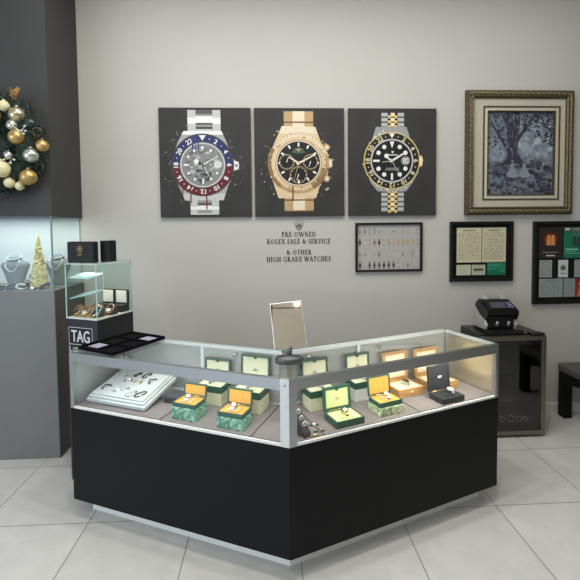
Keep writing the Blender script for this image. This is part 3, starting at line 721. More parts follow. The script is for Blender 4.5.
def board_piece(kind, x, y, rot, L, label, band, dial=None):
    base = on_board(x, y)
    o = thing(kind, label, {'wristwatch': 'watch', 'bracelet': 'bracelet', 'brooch': 'brooch'}[kind], base, 0, 'jewellery on the slanted white board')
    o.rotation_euler = (Matrix.Rotation(aL, 3, 'Z') @ Matrix.Rotation(TB, 3, 'X') @ Matrix.Rotation(rot, 3, 'Z')).to_euler()
    if kind == 'wristwatch':
        n = 14; mb = MB()
        pts = [(L * .5 * sin(-1.9 + 3.8 * i / (n - 1)), .02 * cos(-1.9 + 3.8 * i / (n - 1)), .0045) for i in range(n)]
        mb.tube(pts, .0045, 6); mb.build('band', band, o)
        MB().lathe([(.011, 0), (.012, .004), (.010, .009)], 14, c=(0, .02, .001)).build('watch_case', M_watchsteel, o)
        MB().lathe([(.0085, .0095), (.0085, .0105)], 14, c=(0, .02, .001)).build('dial', dial or M_dialw, o)
    elif kind == 'bracelet':
        n = 18; pts = [(L * .5 * cos(2 * pi * i / n), L * .24 * sin(2 * pi * i / n), .004) for i in range(n)]
        mb = MB(); mb.tube(pts, .0038, 6, closed=True); mb.build('band', band, o)
        MB().box(-.006, .006, -L * .24 - .005, -L * .24 + .005, .001, .009, bev=.002).build('clasp', M_watchsteel, o)
    else:
        mb = MB(); mb.box(-.01, .01, -.006, .006, 0, .005, bev=.0015); mb.build('pin', band, o)
        MB().sphere((0, 0, .006), .005, 0, 8, 6).build('stone', M_dialw, o)
board_piece('wristwatch', .085, .085, .9, .05, 'dark-strapped watch near the left front of the slanted white board', M_strap, M_dialb)
board_piece('bracelet', .165, .075, .1, .06, 'silver bracelet at the front middle of the slanted white board', M_pearl)
board_piece('wristwatch', .175, .165, .1, .05, 'steel watch in the middle of the slanted white board', M_watchsteel, M_dialw)
board_piece('wristwatch', .245, .165, -.1, .05, 'gold watch right of the middle of the slanted white board', M_watchgold, M_dialw)
board_piece('bracelet', .285, .06, .9, .07, 'long silver bracelet at the right front of the slanted white board', M_watchsteel)
board_piece('bracelet', .345, .07, .9, .07, 'long grey bracelet at the right front corner of the slanted white board', M_gun)
board_piece('brooch', .115, .215, .4, .03, 'small gold brooch at the back left of the slanted white board', M_watchgold)
board_piece('bracelet', .19, .24, 1.0, .05, 'dark bracelet at the back middle of the slanted white board', M_strap)
board_piece('bracelet', .255, .245, 1.0, .06, 'larger dark bracelet at the back right of the slanted white board', M_strap)
board_piece('wristwatch', .335, .195, 1.3, .05, 'steel watch with dark dial near the right edge of the slanted white board', M_gun, M_dialb)
board_piece('brooch', .225, .105, .1, .03, 'small dark pin at the centre front of the slanted white board', M_gun)
board_piece('brooch', .08, .14, .3, .03, 'small silver pin near the left edge of the slanted white board', M_pearl)

# ------------------------------------------------------------------ on the counter: velvet pad, mirror
pad = thing('jewellery_pad', 'black velvet compartment tray lying on the left end of the glass counter', 'tray', place('L', .012, .052, ZT + .0025), aL - .14)
MB().box(0, .30, 0, .395, 0, .008, bev=.002).build('tray_base', M_pad, pad)
mb = MB()
for x0, x1, y0, y1 in ((0, .30, 0, .012), (0, .30, .383, .395), (0, .012, .012, .383), (.288, .30, .012, .383), (.143, .157, .012, .383), (.012, .288, .13, .142), (.012, .288, .26, .272)):
    mb.box(x0, x1, y0, y1, .008, .02, bev=.002)
mb.build('tray_rim', M_pad, pad)
for x, y in ((.03, .045), (.175, .29)):
    _v = Matrix.Rotation(-.14, 2) @ Vector((x, y))
    o = tag(MB().box(0, .1, 0, .075, 0, .003, bev=.001).build('polishing_cloth', M_padgrey, None, place('L', .012 + _v.x, .052 + _v.y, ZT + .0108), aL - .14), 'pale lilac cloth square in the ' + ('front left' if x < .1 else 'back right') + ' compartment of the black velvet tray', 'cloth', 'cloth squares in the velvet tray')

mir = thing('counter_mirror', 'small tilted rectangular vanity mirror standing on the glass counter corner', 'mirror', (-.046, -.235, ZT + .0025))
MB().lathe([(.070, 0), (.074, .004), (.076, .02), (.07, .03), (.03, .036), (.02, .04)], 32, sy=.62).build('mirror_base', M_gun, mir)
MB().tube([(0, 0, .03), (.002, .004, .055), (.008, .01, .084)], .012, 10).build('mirror_stem', M_gun, mir)
MT = Matrix.Translation((.010, .0, .074)) @ Matrix.Rotation(radians(3), 4, 'Z') @ Matrix.Rotation(radians(-4.5), 4, 'Y') @ Matrix.Rotation(radians(-24), 4, 'X')
mb = MB(); mb.box(-.087, .087, 0, .006, 0, .246, bev=.0025, M=MT); mb.build('mirror_back', M_alu2, mir)
mb = MB(); mb.box(-.083, .083, -.002, .0005, .004, .242, M=MT); mb.build('mirror_face', M_mirror, mir)

# ------------------------------------------------------------------ tower showcase behind the left end
tw_loc = place('L', -.055 - .266, .27, 0)
tw = thing('tower_showcase', 'tall black watch tower with glass top behind the left end of the counter', 'showcase', tw_loc, aL)
TWW, TWD, TZ, TT = .266, .325, 1.103, 1.462
M_tower = mat('black tower laminate', (30, 31, 36), .4, var=.05)
MB().box(0, TWW, 0, TWD, 0, TZ, bev=.002).build('tower_body', M_tower, tw)
mb = MB(); mb.box(.006, TWW - .006, .006, TWD - .006, TZ, TZ + .004); mb.build('display_floor', mat('cream display floor', (232, 214, 170), .8), tw)
for nm, b in (('glass_front', (.002, TWW - .002, .001, .006)), ('glass_back', (.002, TWW - .002, TWD - .006, TWD - .001)), ('glass_side', (.001, .006, .007, TWD - .007)), ('glass_side', (TWW - .006, TWW - .001, .007, TWD - .007))):
    MB().box(*b, TZ + .001, TT).build(nm, M_glass2, tw)
MB().box(0, TWW, 0, TWD, TT, TT + .007, bev=.001).build('glass_top', M_glass2, tw)
for x in (0, TWW - .006):
    for y in (0, TWD - .006): MB().box(x, x + .006, y, y + .006, TZ, TT).build('edge_trim', M_edge, tw)
M_rim = mat('polished glass rim', (206, 222, 220), .2)
for a in ((0, TWW, 0, .006), (0, TWW, TWD - .006, TWD), (0, .006, .006, TWD - .006), (TWW - .006, TWW, .006, TWD - .006)): MB().box(*a, TT - .004, TT + .0005).build('glass_rim', M_rim, tw)
for a in ((0, TWW, -.001, .006), (TWW - .006, TWW + .001, .006, TWD)): MB().box(*a, TZ - .003, TZ + .005).build('glass_rim', M_rim, tw)
sh = mat('pale blue reflection', (190, 224, 230), .12, spec=.6)  # pale slabs whose colour stands for window reflections on the tower glass
mb = MB(); mb.box(.008, .19, 0, .13, 0, .006, M=Matrix.Translation((0, .02, 1.362)) @ Matrix.Rotation(.17, 4, 'X')); mb.build('reflection_slab', sh, tw)
mb = MB(); mb.box(.012, .2, .0, .12, -.003, .003, M=Matrix.Translation((0, .02, 1.225)) @ Matrix.Rotation(-.2, 4, 'Y') @ Matrix.Rotation(.14, 4, 'X')); mb.build('reflection_slab', sh, tw)
art = Art(0, 0, 1, .0004)
art.rect(.02, -1.045, .222, -.82, (206, 206, 208), 1); art.rect(.0235, -1.0415, .2185, -.933, (24, 25, 30), 2); art.rect(.0235, -.929, .2185, -.8235, (24, 25, 30), 2)
art.text('TAG', .121, -.987, .076, (206, 206, 208), 3, wide=.74, bold=.002); art.text('HEUER', .121, -.882, .058, (170, 170, 172), 3, wide=.78, bold=.0012)
art.build('logo_sign', tw, (0, -.0012, 0))
def tw_at(x, y, z): p = Vector((tw_loc[0], tw_loc[1])) + uL * x + nL * y; return (p.x, p.y, z)
k = 0
for (x, y, lab) in ((.05, .072, 'rose gold watch on a cushion at the front left of the tower showcase'), (.125, .064, 'rose gold watch on a cushion at the front middle of the tower showcase'), (.205, .072, 'steel watch on a cushion at the front right of the tower showcase'),
                    (.225, .165, 'two-tone watch on a cushion at the right middle of the tower showcase'), (.11, .15, 'rose gold watch on a cushion behind the front ones in the tower showcase')):
    c = thing('watch_cushion', lab.replace('rose gold watch on a cushion', 'tan cushion with a rose gold watch').replace('steel watch on a cushion', 'dark cushion with a steel watch').replace('two-tone watch on a cushion', 'dark cushion with a two-tone watch'), 'cushion', tw_at(x, y, TZ + .0045), aL, 'watch cushions in the tower showcase')
    MB().extrude([(-.03, 0), (.03, 0), (.03, .055), (.015, .06), (-.03, .012)], -.03, .03, bev=.004).build('pad', [mat('tan cushion', (190, 160, 128), .8), mat('dark cushion', (70, 66, 66), .8)][0 if k < 2 or k == 4 else 1], c)
    o = thing('wristwatch', lab, 'watch', tw_at(x, y - .0105, TZ + .0405), aL, 'watches in the tower showcase')
    o.rotation_euler = (Matrix.Rotation(aL, 3, 'Z') @ Matrix.Rotation(.82, 3, 'X')).to_euler()
    bm_ = mat('rose gold', (206, 160, 128), .25, metal=.8) if k != 2 else M_watchsteel
    n = 18; pts = [(.03 * cos(2 * pi * i / n), .034 * sin(2 * pi * i / n), .008) for i in range(n)]
    MB().tube(pts, .0075, 7, closed=True, flat=.6).build('bracelet', bm_, o)
    MB().lathe([(.02, .005), (.022, .01), (.02, .017)], 20, c=(0, -.02, 0)).build('watch_case', bm_, o)
    MB().lathe([(.016, .017), (.016, .0185)], 20, c=(0, -.02, 0)).build('dial', M_dialw if k % 2 else M_strap, o)
    k += 1
for i, x in enumerate((.075, .195)):
    c = thing('watch_box', 'black box open to show a white lining at the back ' + ('left' if i == 0 else 'right') + ' of the tower showcase', 'watch box', tw_at(x, .27, TZ + .0045), aL, 'white-lined boxes in the tower showcase')
    MB().box(-.055, .055, -.04, .04, 0, .05, bev=.003).build('box_base', M_tower, c)
    lid = MB().box(-.055, .055, .022, .042, .051, .15, bev=.003).build('lid', M_tower, c)
    MB().box(-.046, .046, .019, .0225, .058, .143, bev=.001).build('lid_lining', mat('white satin lining', (226, 222, 212), .7), lid)
# boxes on top of the tower
o = thing('watch_box', 'wide closed black box with a gold emblem on top of the tower showcase', 'watch box', tw_at(.118, .045, TT + .0072), aL, 'closed black boxes on the tower')
M_closed = mat('black closed box', (25, 26, 28), .5, var=.1, scale=80, spec=.3)
MB().box(-.112, .112, -.028, .02, 0, .138, bev=.008, seg=3).build('box_body', M_closed, o)
MB().box(-.1122, .1122, -.0283, .0203, .104, .1055, bev=.0004).build('lid_seam', M_dialb, o)
art = Art(0, 0, 1, .0004)
G = mat('gold emblem', (176, 146, 82), .35, metal=.5)
art.ring(0, -.088, .018, .022, G, 1, n=30)
for q in range(5): art.line(0, -.08, .016 * sin(-.9 + .45 * q), -.09 - .008 * cos(-.9 + .45 * q), .003, G, 2)
art.rect(-.02, -.055, .02, -.052, G, 1); art.rect(-.013, -.048, .013, -.046, G, 1)
art.build('emblem', o, (0, -.0287, 0))
o = thing('watch_box', 'narrow closed black box beside the emblem box on top of the tower showcase', 'watch box', tw_at(.235, .125, TT + .0072), aL, 'closed black boxes on the tower')
MB().box(-.025, .025, -.03, .065, 0, .142, bev=.005).build('box_body', M_closed, o)
MB().box(-.0252, .0252, -.012, -.010, .006, .139).build('lid_seam', mat('grey seam', (120, 120, 122), .5), o)

# ------------------------------------------------------------------ wall: three watch posters
def splash(a, cx, cy, r0, r1, n, cols, seed, l=2):
    r = random.Random(seed)
    for i in range(n):
        t = r.uniform(0, 2 * pi); d = r.uniform(r0, r1); x, y = cx + d * cos(t), cy + d * sin(t) * 1.05; s = r.uniform(1.2, 4.5)
        a.poly([(x + s * r.uniform(.4, 1.6) * cos(q), y + s * r.uniform(.4, 1.6) * sin(q)) for q in (0, 1.6, 3.1, 4.7)], r.choice(cols), l)
def blotch(a, cx, cy, R, n, cols, seed, l):
    r = random.Random(seed)
    for i in range(n):
        t = r.uniform(0, 2 * pi); d = R * math.sqrt(r.random()) * .88; x, y = cx + d * cos(t), cy + d * sin(t); s = r.uniform(3, 12)
        a.poly([(x + s * r.uniform(.4, 1.3) * cos(q) * 1.4, y + s * r.uniform(.3, .9) * sin(q)) for q in (0, 1, 2, 3.1, 4.2, 5.2)], r.choice(cols), l)
def hand(a, cx, cy, ang_, L, w, col, l): t = radians(ang_); a.line(cx - sin(t) * L * .12, cy + cos(t) * L * .12, cx + sin(t) * L, cy - cos(t) * L, w, col, l, w * .55)
POS = []
def poster(x0, x1, lab):
    z0, z1 = 1.784, 2.692
    t = thing('wall_picture', lab, 'poster', ((x0 + x1) / 2, WY, (z0 + z1) / 2), 0, 'watch posters')
    MB().box(-(x1 - x0) / 2, (x1 - x0) / 2, -.028, -.001, -(z1 - z0) / 2, (z1 - z0) / 2, bev=.002).build('canvas', M_canvas, t)
    return t
W_, LG, GR, DG, BK = (222, 222, 218), (184, 184, 180), (138, 138, 136), (84, 84, 84), (24, 24, 25)
# poster 1: steel watch with blue and red bezel
p = poster(-1.051, -.291, 'dark poster of a steel watch with a blue and red bezel, leftmost of three')
a = Art(233.5, 285, .76 / 457); cx, cy = 220, 297
splash(a, cx, cy, 140, 205, 150, (GR, DG, (108, 106, 112)), 1)
for y0, y1, c in ((24, 40, LG), (40, 62, LG), (62, 92, W_), (92, 128, LG)): a.rect(148, y0, 312, y1, c, 3)
for y0, y1, c in ((24, 44, DG), (44, 54, GR), (54, 88, W_), (88, 118, (60, 60, 62)), (96, 108, GR)): a.rect(188, y0, 272, y1, c, 4)
for y0, y1, c in ((470, 505, LG), (505, 520, W_), (520, 546, LG)): a.rect(155, y0, 298, y1, c, 3)
for y0, y1, c in ((470, 486, GR), (486, 500, DG), (500, 522, W_), (522, 538, GR)): a.rect(190, y0, 262, y1, c, 4)
a.poly([(128, 128), (316, 128), (338, 178), (366, 248), (368, 345), (344, 405), (322, 474), (128, 474), (100, 405), (72, 345), (74, 248), (98, 182)], (158, 157, 154), 5)
a.poly([(128, 128), (316, 128), (324, 146), (116, 146)], W_, 6); a.poly([(128, 474), (322, 474), (330, 440), (118, 440)], LG, 6)
a.poly([(362, 262), (380, 270), (384, 300), (380, 326), (362, 334)], GR, 5); a.poly([(376, 274), (398, 282), (402, 300), (398, 318), (376, 324)], W_, 6); a.disc(388, 300, 9, GR, 7, 12)
a.zoom = (cx, cy, 1.05)
a.ring(cx, cy, 100, 148, (172, 172, 170), 7); a.ring(cx, cy, 110, 144, (40, 48, 92), 8, -90, 90); a.ring(cx, cy, 110, 144, (92, 28, 38), 8, 90, 270); a.ring(cx, cy, 144, 149, (60, 60, 62), 8); a.ring(cx, cy, 108, 111, (60, 60, 62), 8)
for i in range(24):
    t = i * 15
    if i == 0: a.poly([(cx - 17, cy - 141), (cx + 17, cy - 141), (cx, cy - 115)], W_, 9)
    elif i % 2 == 0: a.text(str(i), cx + 127 * sin(radians(t)), cy - 127 * cos(radians(t)), 21, W_, 9, t, 1.05, .8)
    else: a.disc(cx + 127 * sin(radians(t)), cy - 127 * cos(radians(t)), 2.6, W_, 9, 8)
a.disc(cx, cy, 110, (70, 68, 68), 9, 40); a.ring(cx, cy, 100, 107, LG, 10); a.disc(cx, cy, 100, (126, 126, 126), 10, 40)
blotch(a, cx, cy, 92, 90, ((108, 108, 108), (150, 150, 150), (92, 92, 92), (172, 172, 172)), 2, 11); blotch(a, cx, cy + 48, 40, 26, ((58, 58, 58), (70, 70, 70)), 5, 12)
for i in range(12):
    t = radians(i * 30); x, y = cx + 78 * sin(t), cy - 78 * cos(t)
    if i == 0: a.poly([(x - 9, y - 9), (x + 9, y - 9), (x, y + 10)], W_, 13)
    elif i in (6, 9): a.line(cx + 66 * sin(t), cy - 66 * cos(t), cx + 90 * sin(t), cy - 90 * cos(t), 8, W_, 13)
    elif i == 3: a.disc(cx + 72, cy - 2, 20, LG, 13); a.rect(cx + 60, cy - 12, cx + 85, cy + 9, W_, 14); a.text('10', cx + 72, cy - 2, 12, BK, 15)
    else: a.disc(x, y, 8.5, W_, 13, 14); a.ring(x, y, 7, 9, DG, 14, n=14)
hand(a, cx, cy, 60, 86, 13, (40, 40, 42), 15); hand(a, cx, cy, 60, 84, 7, W_, 16); hand(a, cx, cy, -58, 50, 15, (40, 40, 42), 15); a.disc(cx - 30, cy - 17, 12, W_, 16, 14); hand(a, cx, cy, 150, 84, 3, W_, 16); hand(a, cx, cy, 168, 78, 4, (60, 58, 60), 16); a.disc(cx, cy, 6, DG, 17, 12)
for x0, x1, y0, y1 in ((168, 180, 150, 250), (184, 192, 140, 262), (196, 206, 160, 240)): a.rect(x0 + 2, y0 + 10, x1 - 2, y1 - 15, (56, 68, 112), 9.2)
for x0, x1, y0, y1 in ((158, 164, 400, 478), (233, 239, 440, 508), (120, 125, 400, 440)): a.rect(x0, y0, x1, y1, (118, 36, 46), 9)
a.build('printed_watch', p, (0, -.0285, 0))
# poster 2: gold chronograph
p = poster(-.262, .498, 'dark poster of a gold chronograph with a black dial, middle of three')
a = Art(248, 289, .76 / 453); cx, cy = 243, 293
C1, C2, C3, C4 = (208, 184, 146), (180, 148, 106), (216, 203, 178), (134, 104, 70)
splash(a, cx, cy, 140, 195, 110, (C2, C4, C3), 4)
for y0, y1 in ((34, 92), (92, 140), (440, 480), (480, 536)): a.rect(170, y0 + 1.5, 318, y1 - 1.5, C2, 3); a.rect(214, y0 + 1, 274, y1 - 1, C3, 4); a.rect(170, y1 - 7, 318, y1 - 1, C4, 4)
a.poly([(160, 108), (328, 112), (352, 178), (392, 245), (392, 345), (352, 400), (330, 468), (140, 468), (118, 400), (96, 340), (100, 240), (130, 175)], C1, 5)
a.poly([(160, 108), (328, 112), (340, 145), (146, 145)], C3, 6)
for py in (214, 370): a.disc(384, py, 17, C2, 4, 14); a.disc(386, py, 10, C3, 5, 12)
a.poly([(380, 262), (412, 272), (414, 312), (380, 326)], C2, 6); a.rect(396, 276, 412, 310, C3, 7)
a.ring(cx, cy, 148, 152, C4, 7); a.zoom = (cx, cy, 1.07); a.ring(cx, cy, 100, 141, C2, 7); a.ring(cx, cy, 108, 128, C1, 8); a.ring(cx, cy, 124, 140, C3, 9, -60, 70); a.ring(cx, cy, 112, 142, C4, 9, 100, 150); a.ring(cx, cy, 128, 146, C4, 9, 220, 300)
for i in range(48):
    t = radians(i * 7.5); a.line(cx + 130 * sin(t), cy - 130 * cos(t), cx + 138 * sin(t), cy - 138 * cos(t), 2.5, C4, 10)
for t, s in ((12, '60'), (60, '100'), (130, '200'), (200, '300'), (310, '400')): a.text(s, cx + 122 * sin(radians(t)), cy - 122 * cos(radians(t)), 11, C4, 10, t)
splash(a, cx, cy, 108, 144, 170, (C1, C3, C3, C4), 31, 9.5); a.ring(cx, cy, 106, 109, C4, 10); a.disc(cx, cy, 106, C3, 10, 40); a.disc(cx, cy, 101, (30, 32, 30), 11, 40)
a.poly([(210, 244), (222, 226), (243, 218), (264, 226), (276, 244), (243, 250)], (62, 88, 74), 12)
for k in range(-2, 3): a.line(243, 238, 243 + k * 7, 222 + abs(k) * 2, 2.5, C2, 13)
for sx, sy, r in ((187, 287, 36), (299, 287, 36), (242, 347, 40)): a.ring(sx, sy, r - 3, r, C2, 12, n=26); a.disc(sx, sy, r - 3, (20, 21, 20), 12, 24); [a.line(sx + (r - 8) * sin(radians(q)), sy - (r - 8) * cos(radians(q)), sx + (r - 4) * sin(radians(q)), sy - (r - 4) * cos(radians(q)), 2.2, W_, 13) for q in range(0, 360, 30)]; hand(a, sx, sy, 200 if sx != 187 else 20, r * .7, 4, W_, 14)
for i in range(12):
    t = radians(i * 30)
    if i not in (3, 9): a.line(cx + 78 * sin(t), cy - 78 * cos(t), cx + 95 * sin(t), cy - 95 * cos(t), 8, W_, 13)
    else: a.line(cx + 88 * sin(t), cy - 88 * cos(t), cx + 96 * sin(t), cy - 96 * cos(t), 7, W_, 13)
hand(a, cx, cy, 63, 90, 10, C1, 15); hand(a, cx, cy, 63, 86, 5, W_, 16); hand(a, cx, cy, -58, 54, 10, C1, 15); hand(a, cx, cy, -58, 50, 5, W_, 16); hand(a, cx, cy, 196, 92, 3, C2, 16); a.disc(cx, cy, 6, C1, 17, 12)
a.rect(212, 400, 217, 470, BK, 11)
a.build('printed_watch', p, (0, -.0285, 0))
# poster 3: steel and gold watch, black bezel
p = poster(.534, 1.294, 'dark poster of a steel and gold watch with a black bezel, rightmost of three')
a = Art(241, 295, .76 / 452); cx, cy = 237, 288
S1, S2, S3, S4 = (172, 174, 174), (206, 182, 124), (230, 214, 168), (116, 118, 120)
for base, n in ((48, 4), (424, 5)):
    for r in range(n):
        y = base + r * 25
        for x0, x1, c in ((182, 216, S1), (216, 234, S2), (230, 252, S3), (250, 266, S2), (266, 300, S1)):
            o_ = 12 if c in (S2,) else 0
            a.rect(x0 + 1, y + o_, x1 - 1, y + 21 + o_ * .4, c, 4); a.rect(x0 + 1, y + 16 + o_, x1 - 1, y + 21 + o_ * .4, S4 if c == S1 else (150, 116, 66), 5)
a.poly([(156, 118), (312, 118), (332, 180), (376, 236), (374, 345), (344, 398), (312, 442), (164, 442), (130, 400), (106, 340), (106, 240), (132, 190)], (146, 147, 146), 5)
splash(a, cx, cy, 128, 150, 120, (W_, DG, S3), 9, 6)
a.poly([(372, 262), (392, 262), (398, 284), (392, 316), (372, 322)], S2, 6); a.rect(378, 270, 394, 310, S3, 7)
a.zoom = (cx, cy, 1.05)
a.ring(cx, cy, 100, 138, S2, 7); a.ring(cx, cy, 104, 133, (36, 35, 34), 8)
for i in range(24):
    t = i * 15
    if i == 0: a.poly([(cx - 15, cy - 131), (cx + 15, cy - 131), (cx, cy - 108)], W_, 9)
    elif i % 2 == 0: a.text(str(i), cx + 118 * sin(radians(t)), cy - 118 * cos(radians(t)), 21, (222, 204, 160), 9, t, 1.05, .6)
    else: a.disc(cx + 118 * sin(radians(t)), cy - 118 * cos(radians(t)), 2.6, S3, 9, 8)
a.ring(cx, cy, 98, 105, LG, 9); a.disc(cx, cy, 98, (26, 26, 27), 10, 40)
for i in range(12):
    t = radians(i * 30); x, y = cx + 76 * sin(t), cy - 76 * cos(t)
    if i == 0: a.poly([(x - 11, y - 16), (x + 11, y - 16), (x, y + 16)], W_, 13)
    elif i in (6, 9): a.line(cx + 60 * sin(t), cy - 60 * cos(t), cx + 92 * sin(t), cy - 92 * cos(t), 10, W_, 13)
    elif i == 3: a.disc(cx + 66, cy, 23, (120, 120, 118), 13); a.rect(cx + 54, cy - 12, cx + 80, cy + 12, W_, 14); a.text('28', cx + 67, cy, 16, BK, 15)
    else: a.disc(x, y, 10.5, W_, 13, 16)
for k in range(-2, 3): a.line(cx + 3, cy - 36, cx + 3 + k * 3.5, cy - 47 + abs(k), 2, S3, 13)
a.rect(cx - 22, cy - 31, cx + 28, cy - 25, LG, 13); a.rect(cx - 30, cy + 34, cx + 34, cy + 38, GR, 13); a.rect(cx - 34, cy + 42, cx + 36, cy + 46, GR, 13)
hand(a, cx, cy, 59, 86, 11, W_, 15); hand(a, cx, cy, -58, 38, 9, W_, 15); a.disc(cx - 27, cy - 23, 11, W_, 16, 14); hand(a, cx, cy, 152, 92, 3, LG, 15); a.disc(cx + 36, cy + 68, 7, W_, 16, 12); hand(a, cx, cy, 262, 50, 3, S3, 15); a.disc(cx, cy, 6, LG, 17, 12)
a.build('printed_watch', p, (0, -.0285, 0))

# wall lettering under the posters
let = thing('wall_lettering', 'black serif lettering with a small crown on the wall under the middle poster', 'sign', (0, WY - .0002, 0))
serif_line('PRE-OWNED', -.040, .255, 1.611, .041, 'lettering_line', M_letter, let)
serif_line('ROLEX SALE & SERVICE', -.166, .380, 1.550, .041, 'lettering_line', M_letter, let)
serif_line('& OTHER', -.002, .216, 1.457, .040, 'lettering_line', M_letter, let)
serif_line('HIGH GRADE WATCHES', -.171, .382, 1.397, .042, 'lettering_line', M_letter, let)
a = Art(0, 0, 1, .0006)
for q in range(5):
    t = radians(-40 + 20 * q); bx = .11 + .011 * (q - 2)
    tx, ty = .11 + .062 * sin(t), -1.698 - .056 * cos(t) + .012 * abs(q - 2) * .5
    a.line(bx, -1.697, tx, ty, .011, M_crown, 1, .002); a.disc(tx, ty, .0045, M_crown, 2, 10)
a.ring(.11, -1.691, .014, .024, M_crown, 2, n=20); a.poly([(.086, -1.697), (.134, -1.697), (.128, -1.688), (.092, -1.688)], M_crown, 1)
a.build('crown_emblem', let, (0, -.001, 0))

# ------------------------------------------------------------------ framed pieces
def rect_frame(mb, x0, x1, z0, z1, w, y0, y1, m=0, bev=.002):
    """mitred-looking frame: four bars"""
    mb.box(x0, x1, y0, y1, z1 - w, z1, m, bev); mb.box(x0, x1, y0, y1, z0, z0 + w, m, bev)
    mb.box(x0, x0 + w, y0, y1, z0 + w * .98, z1 - w * .98, m, bev); mb.box(x1 - w, x1, y0, y1, z0 + w * .98, z1 - w * .98, m, bev)
# poster of small watches
t = thing('framed_chart', 'black framed chart with four rows of small watches under the right poster', 'picture', (.887, WY, 1.511))
mb = MB(); rect_frame(mb, -.293, .293, -.213, .213, .02, -.025, -.001); mb.build('frame', M_frblack, t)
MB().box(-.275, .275, -.01, -.002, -.195, .195).build('backing', mat('grey chart paper', (172, 169, 164), .7, var=.04), t)
a = Art(0, 0, 1, .0003); rr = random.Random(5)
for r in range(4):
    for c in range(13):
        x = -.252 + c * .042; y = -.135 + r * .093 + (.012 if r > 1 else 0)
        if r % 2 == 0: band, dial = rr.choice(((172, 170, 168), (164, 160, 154), (140, 138, 136))), rr.choice(((186, 184, 180), (126, 124, 122), (170, 160, 140)))
        elif r == 1: band = ((60, 56, 56), (168, 164, 158), (150, 146, 140), (150, 120, 110), (84, 56, 50), (156, 130, 100), (160, 134, 100), (170, 150, 118), (176, 148, 96), (174, 146, 92), (176, 150, 100), (176, 152, 108), (160, 140, 110))[c]; dial = ((40, 38, 40), (196, 194, 190), (188, 180, 170), (120, 80, 70), (70, 44, 40), (206, 194, 170), (200, 170, 120), (206, 184, 140), (196, 160, 90), (200, 166, 96), (196, 164, 104), (196, 170, 120), (206, 190, 160))[c]
        else: band = ((52, 50, 52), (166, 164, 160), (60, 52, 56), (64, 54, 58), (66, 54, 60), (58, 46, 48), (62, 52, 54), (70, 62, 64), (160, 158, 156), (162, 156, 150), (150, 148, 146), (158, 156, 154), (160, 158, 156))[c]; dial = ((44, 42, 44), (188, 186, 184), (86, 80, 84), (84, 78, 84), (80, 70, 78), (58, 44, 44), (70, 60, 62), (74, 66, 68), (190, 188, 184), (180, 172, 160), (120, 118, 118), (176, 174, 172), (188, 186, 182))[c]
        a.rect(x - .005, y - .032, x + .005, y + .03, band, 1); a.disc(x, y, .0125, band, 2, 12); a.disc(x, y, .009, dial, 3, 12)
a.build('printed_watches', t, (0, -.0103, 0))
MB().box(-.274, .274, -.0195, -.0175, -.194, .194).build('picture_glass', M_frameglass, t)

# large gold frame with a monochrome tree scene
PX0, PX1, PZ0, PZ1 = 1.553, 2.506, 1.783, 2.85
pt = thing('framed_painting', 'large ornate gold framed picture of figures under a big tree', 'picture', ((PX0 + PX1) / 2, WY, (PZ0 + PZ1) / 2))
hw, hh = (PX1 - PX0) / 2, (PZ1 - PZ0) / 2
M_gf = mat('antique gold frame', (88, 79, 58), .38, metal=.55, var=.3, scale=50, bump=.3, bscale=90)
M_gf2 = mat('bright gold ornament', (142, 128, 94), .35, metal=.6, var=.25, scale=60)
mb = MB()
prof = [(0, .0), (0, .03), (.012, .048), (.03, .05), (.045, .04), (.058, .046), (.066, .036), (.07, .02), (.07, 0)]   # (distance in from the edge, height off the wall)
for ax, s, L_, Hh in (('x', 1, hw, hh), ('x', -1, hw, hh), ('z', 1, hh, hw), ('z', -1, hh, hw)):
    vs = []; n = len(prof)
    for e in (-1, 1):
        for d, h in prof:
            along = e * (L_ - d); across = s * (Hh - d)
            vs.append((along, -h - .001, across) if ax == 'x' else (across, -h - .001, along))
    fs = [(i, (i + 1) % n, n + (i + 1) % n, n + i) for i in range(n)] + [tuple(range(n)), tuple(range(n, 2 * n))]
    mb.add(vs, fs)
mb.build('frame', M_gf, pt)
mb = MB(); 
def motif(px, pz, ang_):
    c, s_ = cos(ang_), sin(ang_)
    for dx, dy, r, e in ((-.012, 0, .011, .6), (.012, .004, .009, .6), (0, -.012, .006, 1)):
        mb.sphere((px + dx * c - dy * s_, -.05, pz + dx * s_ + dy * c), r, 0, 8, 6, (1, .55, e))
def motif_fix(px, pz, vertical):
    for dx, dy, r in ((-.013, 0, .010), (.011, .005, .008), (.0, -.011, .006)):
        x, z = (px + dx, pz + dy) if not vertical else (px + dy, pz + dx)
        bm = bmesh.new(); bmesh.ops.create_uvsphere(bm, u_segments=8, v_segments=6, radius=r)
        for w in bm.verts: w.co = Vector((w.co.x + x, w.co.y * .6 - .049, w.co.z + z))
        mb.from_bm(bm, 0, True)
nx = 20; nz = 22
for i in range(nx):
    x = -hw + .05 + (2 * hw - .1) * i / (nx - 1)
    motif_fix(x, hh - .034, False); motif_fix(x, -hh + .034, False)
for i in range(nz):
    z = -hh + .08 + (2 * hh - .16) * i / (nz - 1)
    motif_fix(-hw + .034, z, True); motif_fix(hw - .034, z, True)
mb.build('frame_ornament', M_gf2, pt)
cxp, czp = (PX0 + PX1) / 2, (PZ0 + PZ1) / 2
mb = MB(); rect_frame(mb, -hw + .068, hw - .068, -hh + .068, hh - .068, .085, -.022, -.002, bev=.001); mb.build('linen_liner', mat('grey linen liner', (176, 170, 152), .9, var=.1, scale=200), pt)
mb = MB(); rect_frame(mb, 1.706 - cxp, 2.390 - cxp, 1.910 - czp, 2.718 - czp, .012, -.028, -.004, bev=.002); mb.build('gold_fillet', M_gf, pt)
mb = MB(); rect_frame(mb, 1.717 - cxp, 2.379 - cxp, 1.921 - czp, 2.707 - czp, .034, -.020, -.002, bev=.001); mb.build('inner_liner', mat('cream liner', (190, 186, 166), .8, var=.05), pt)
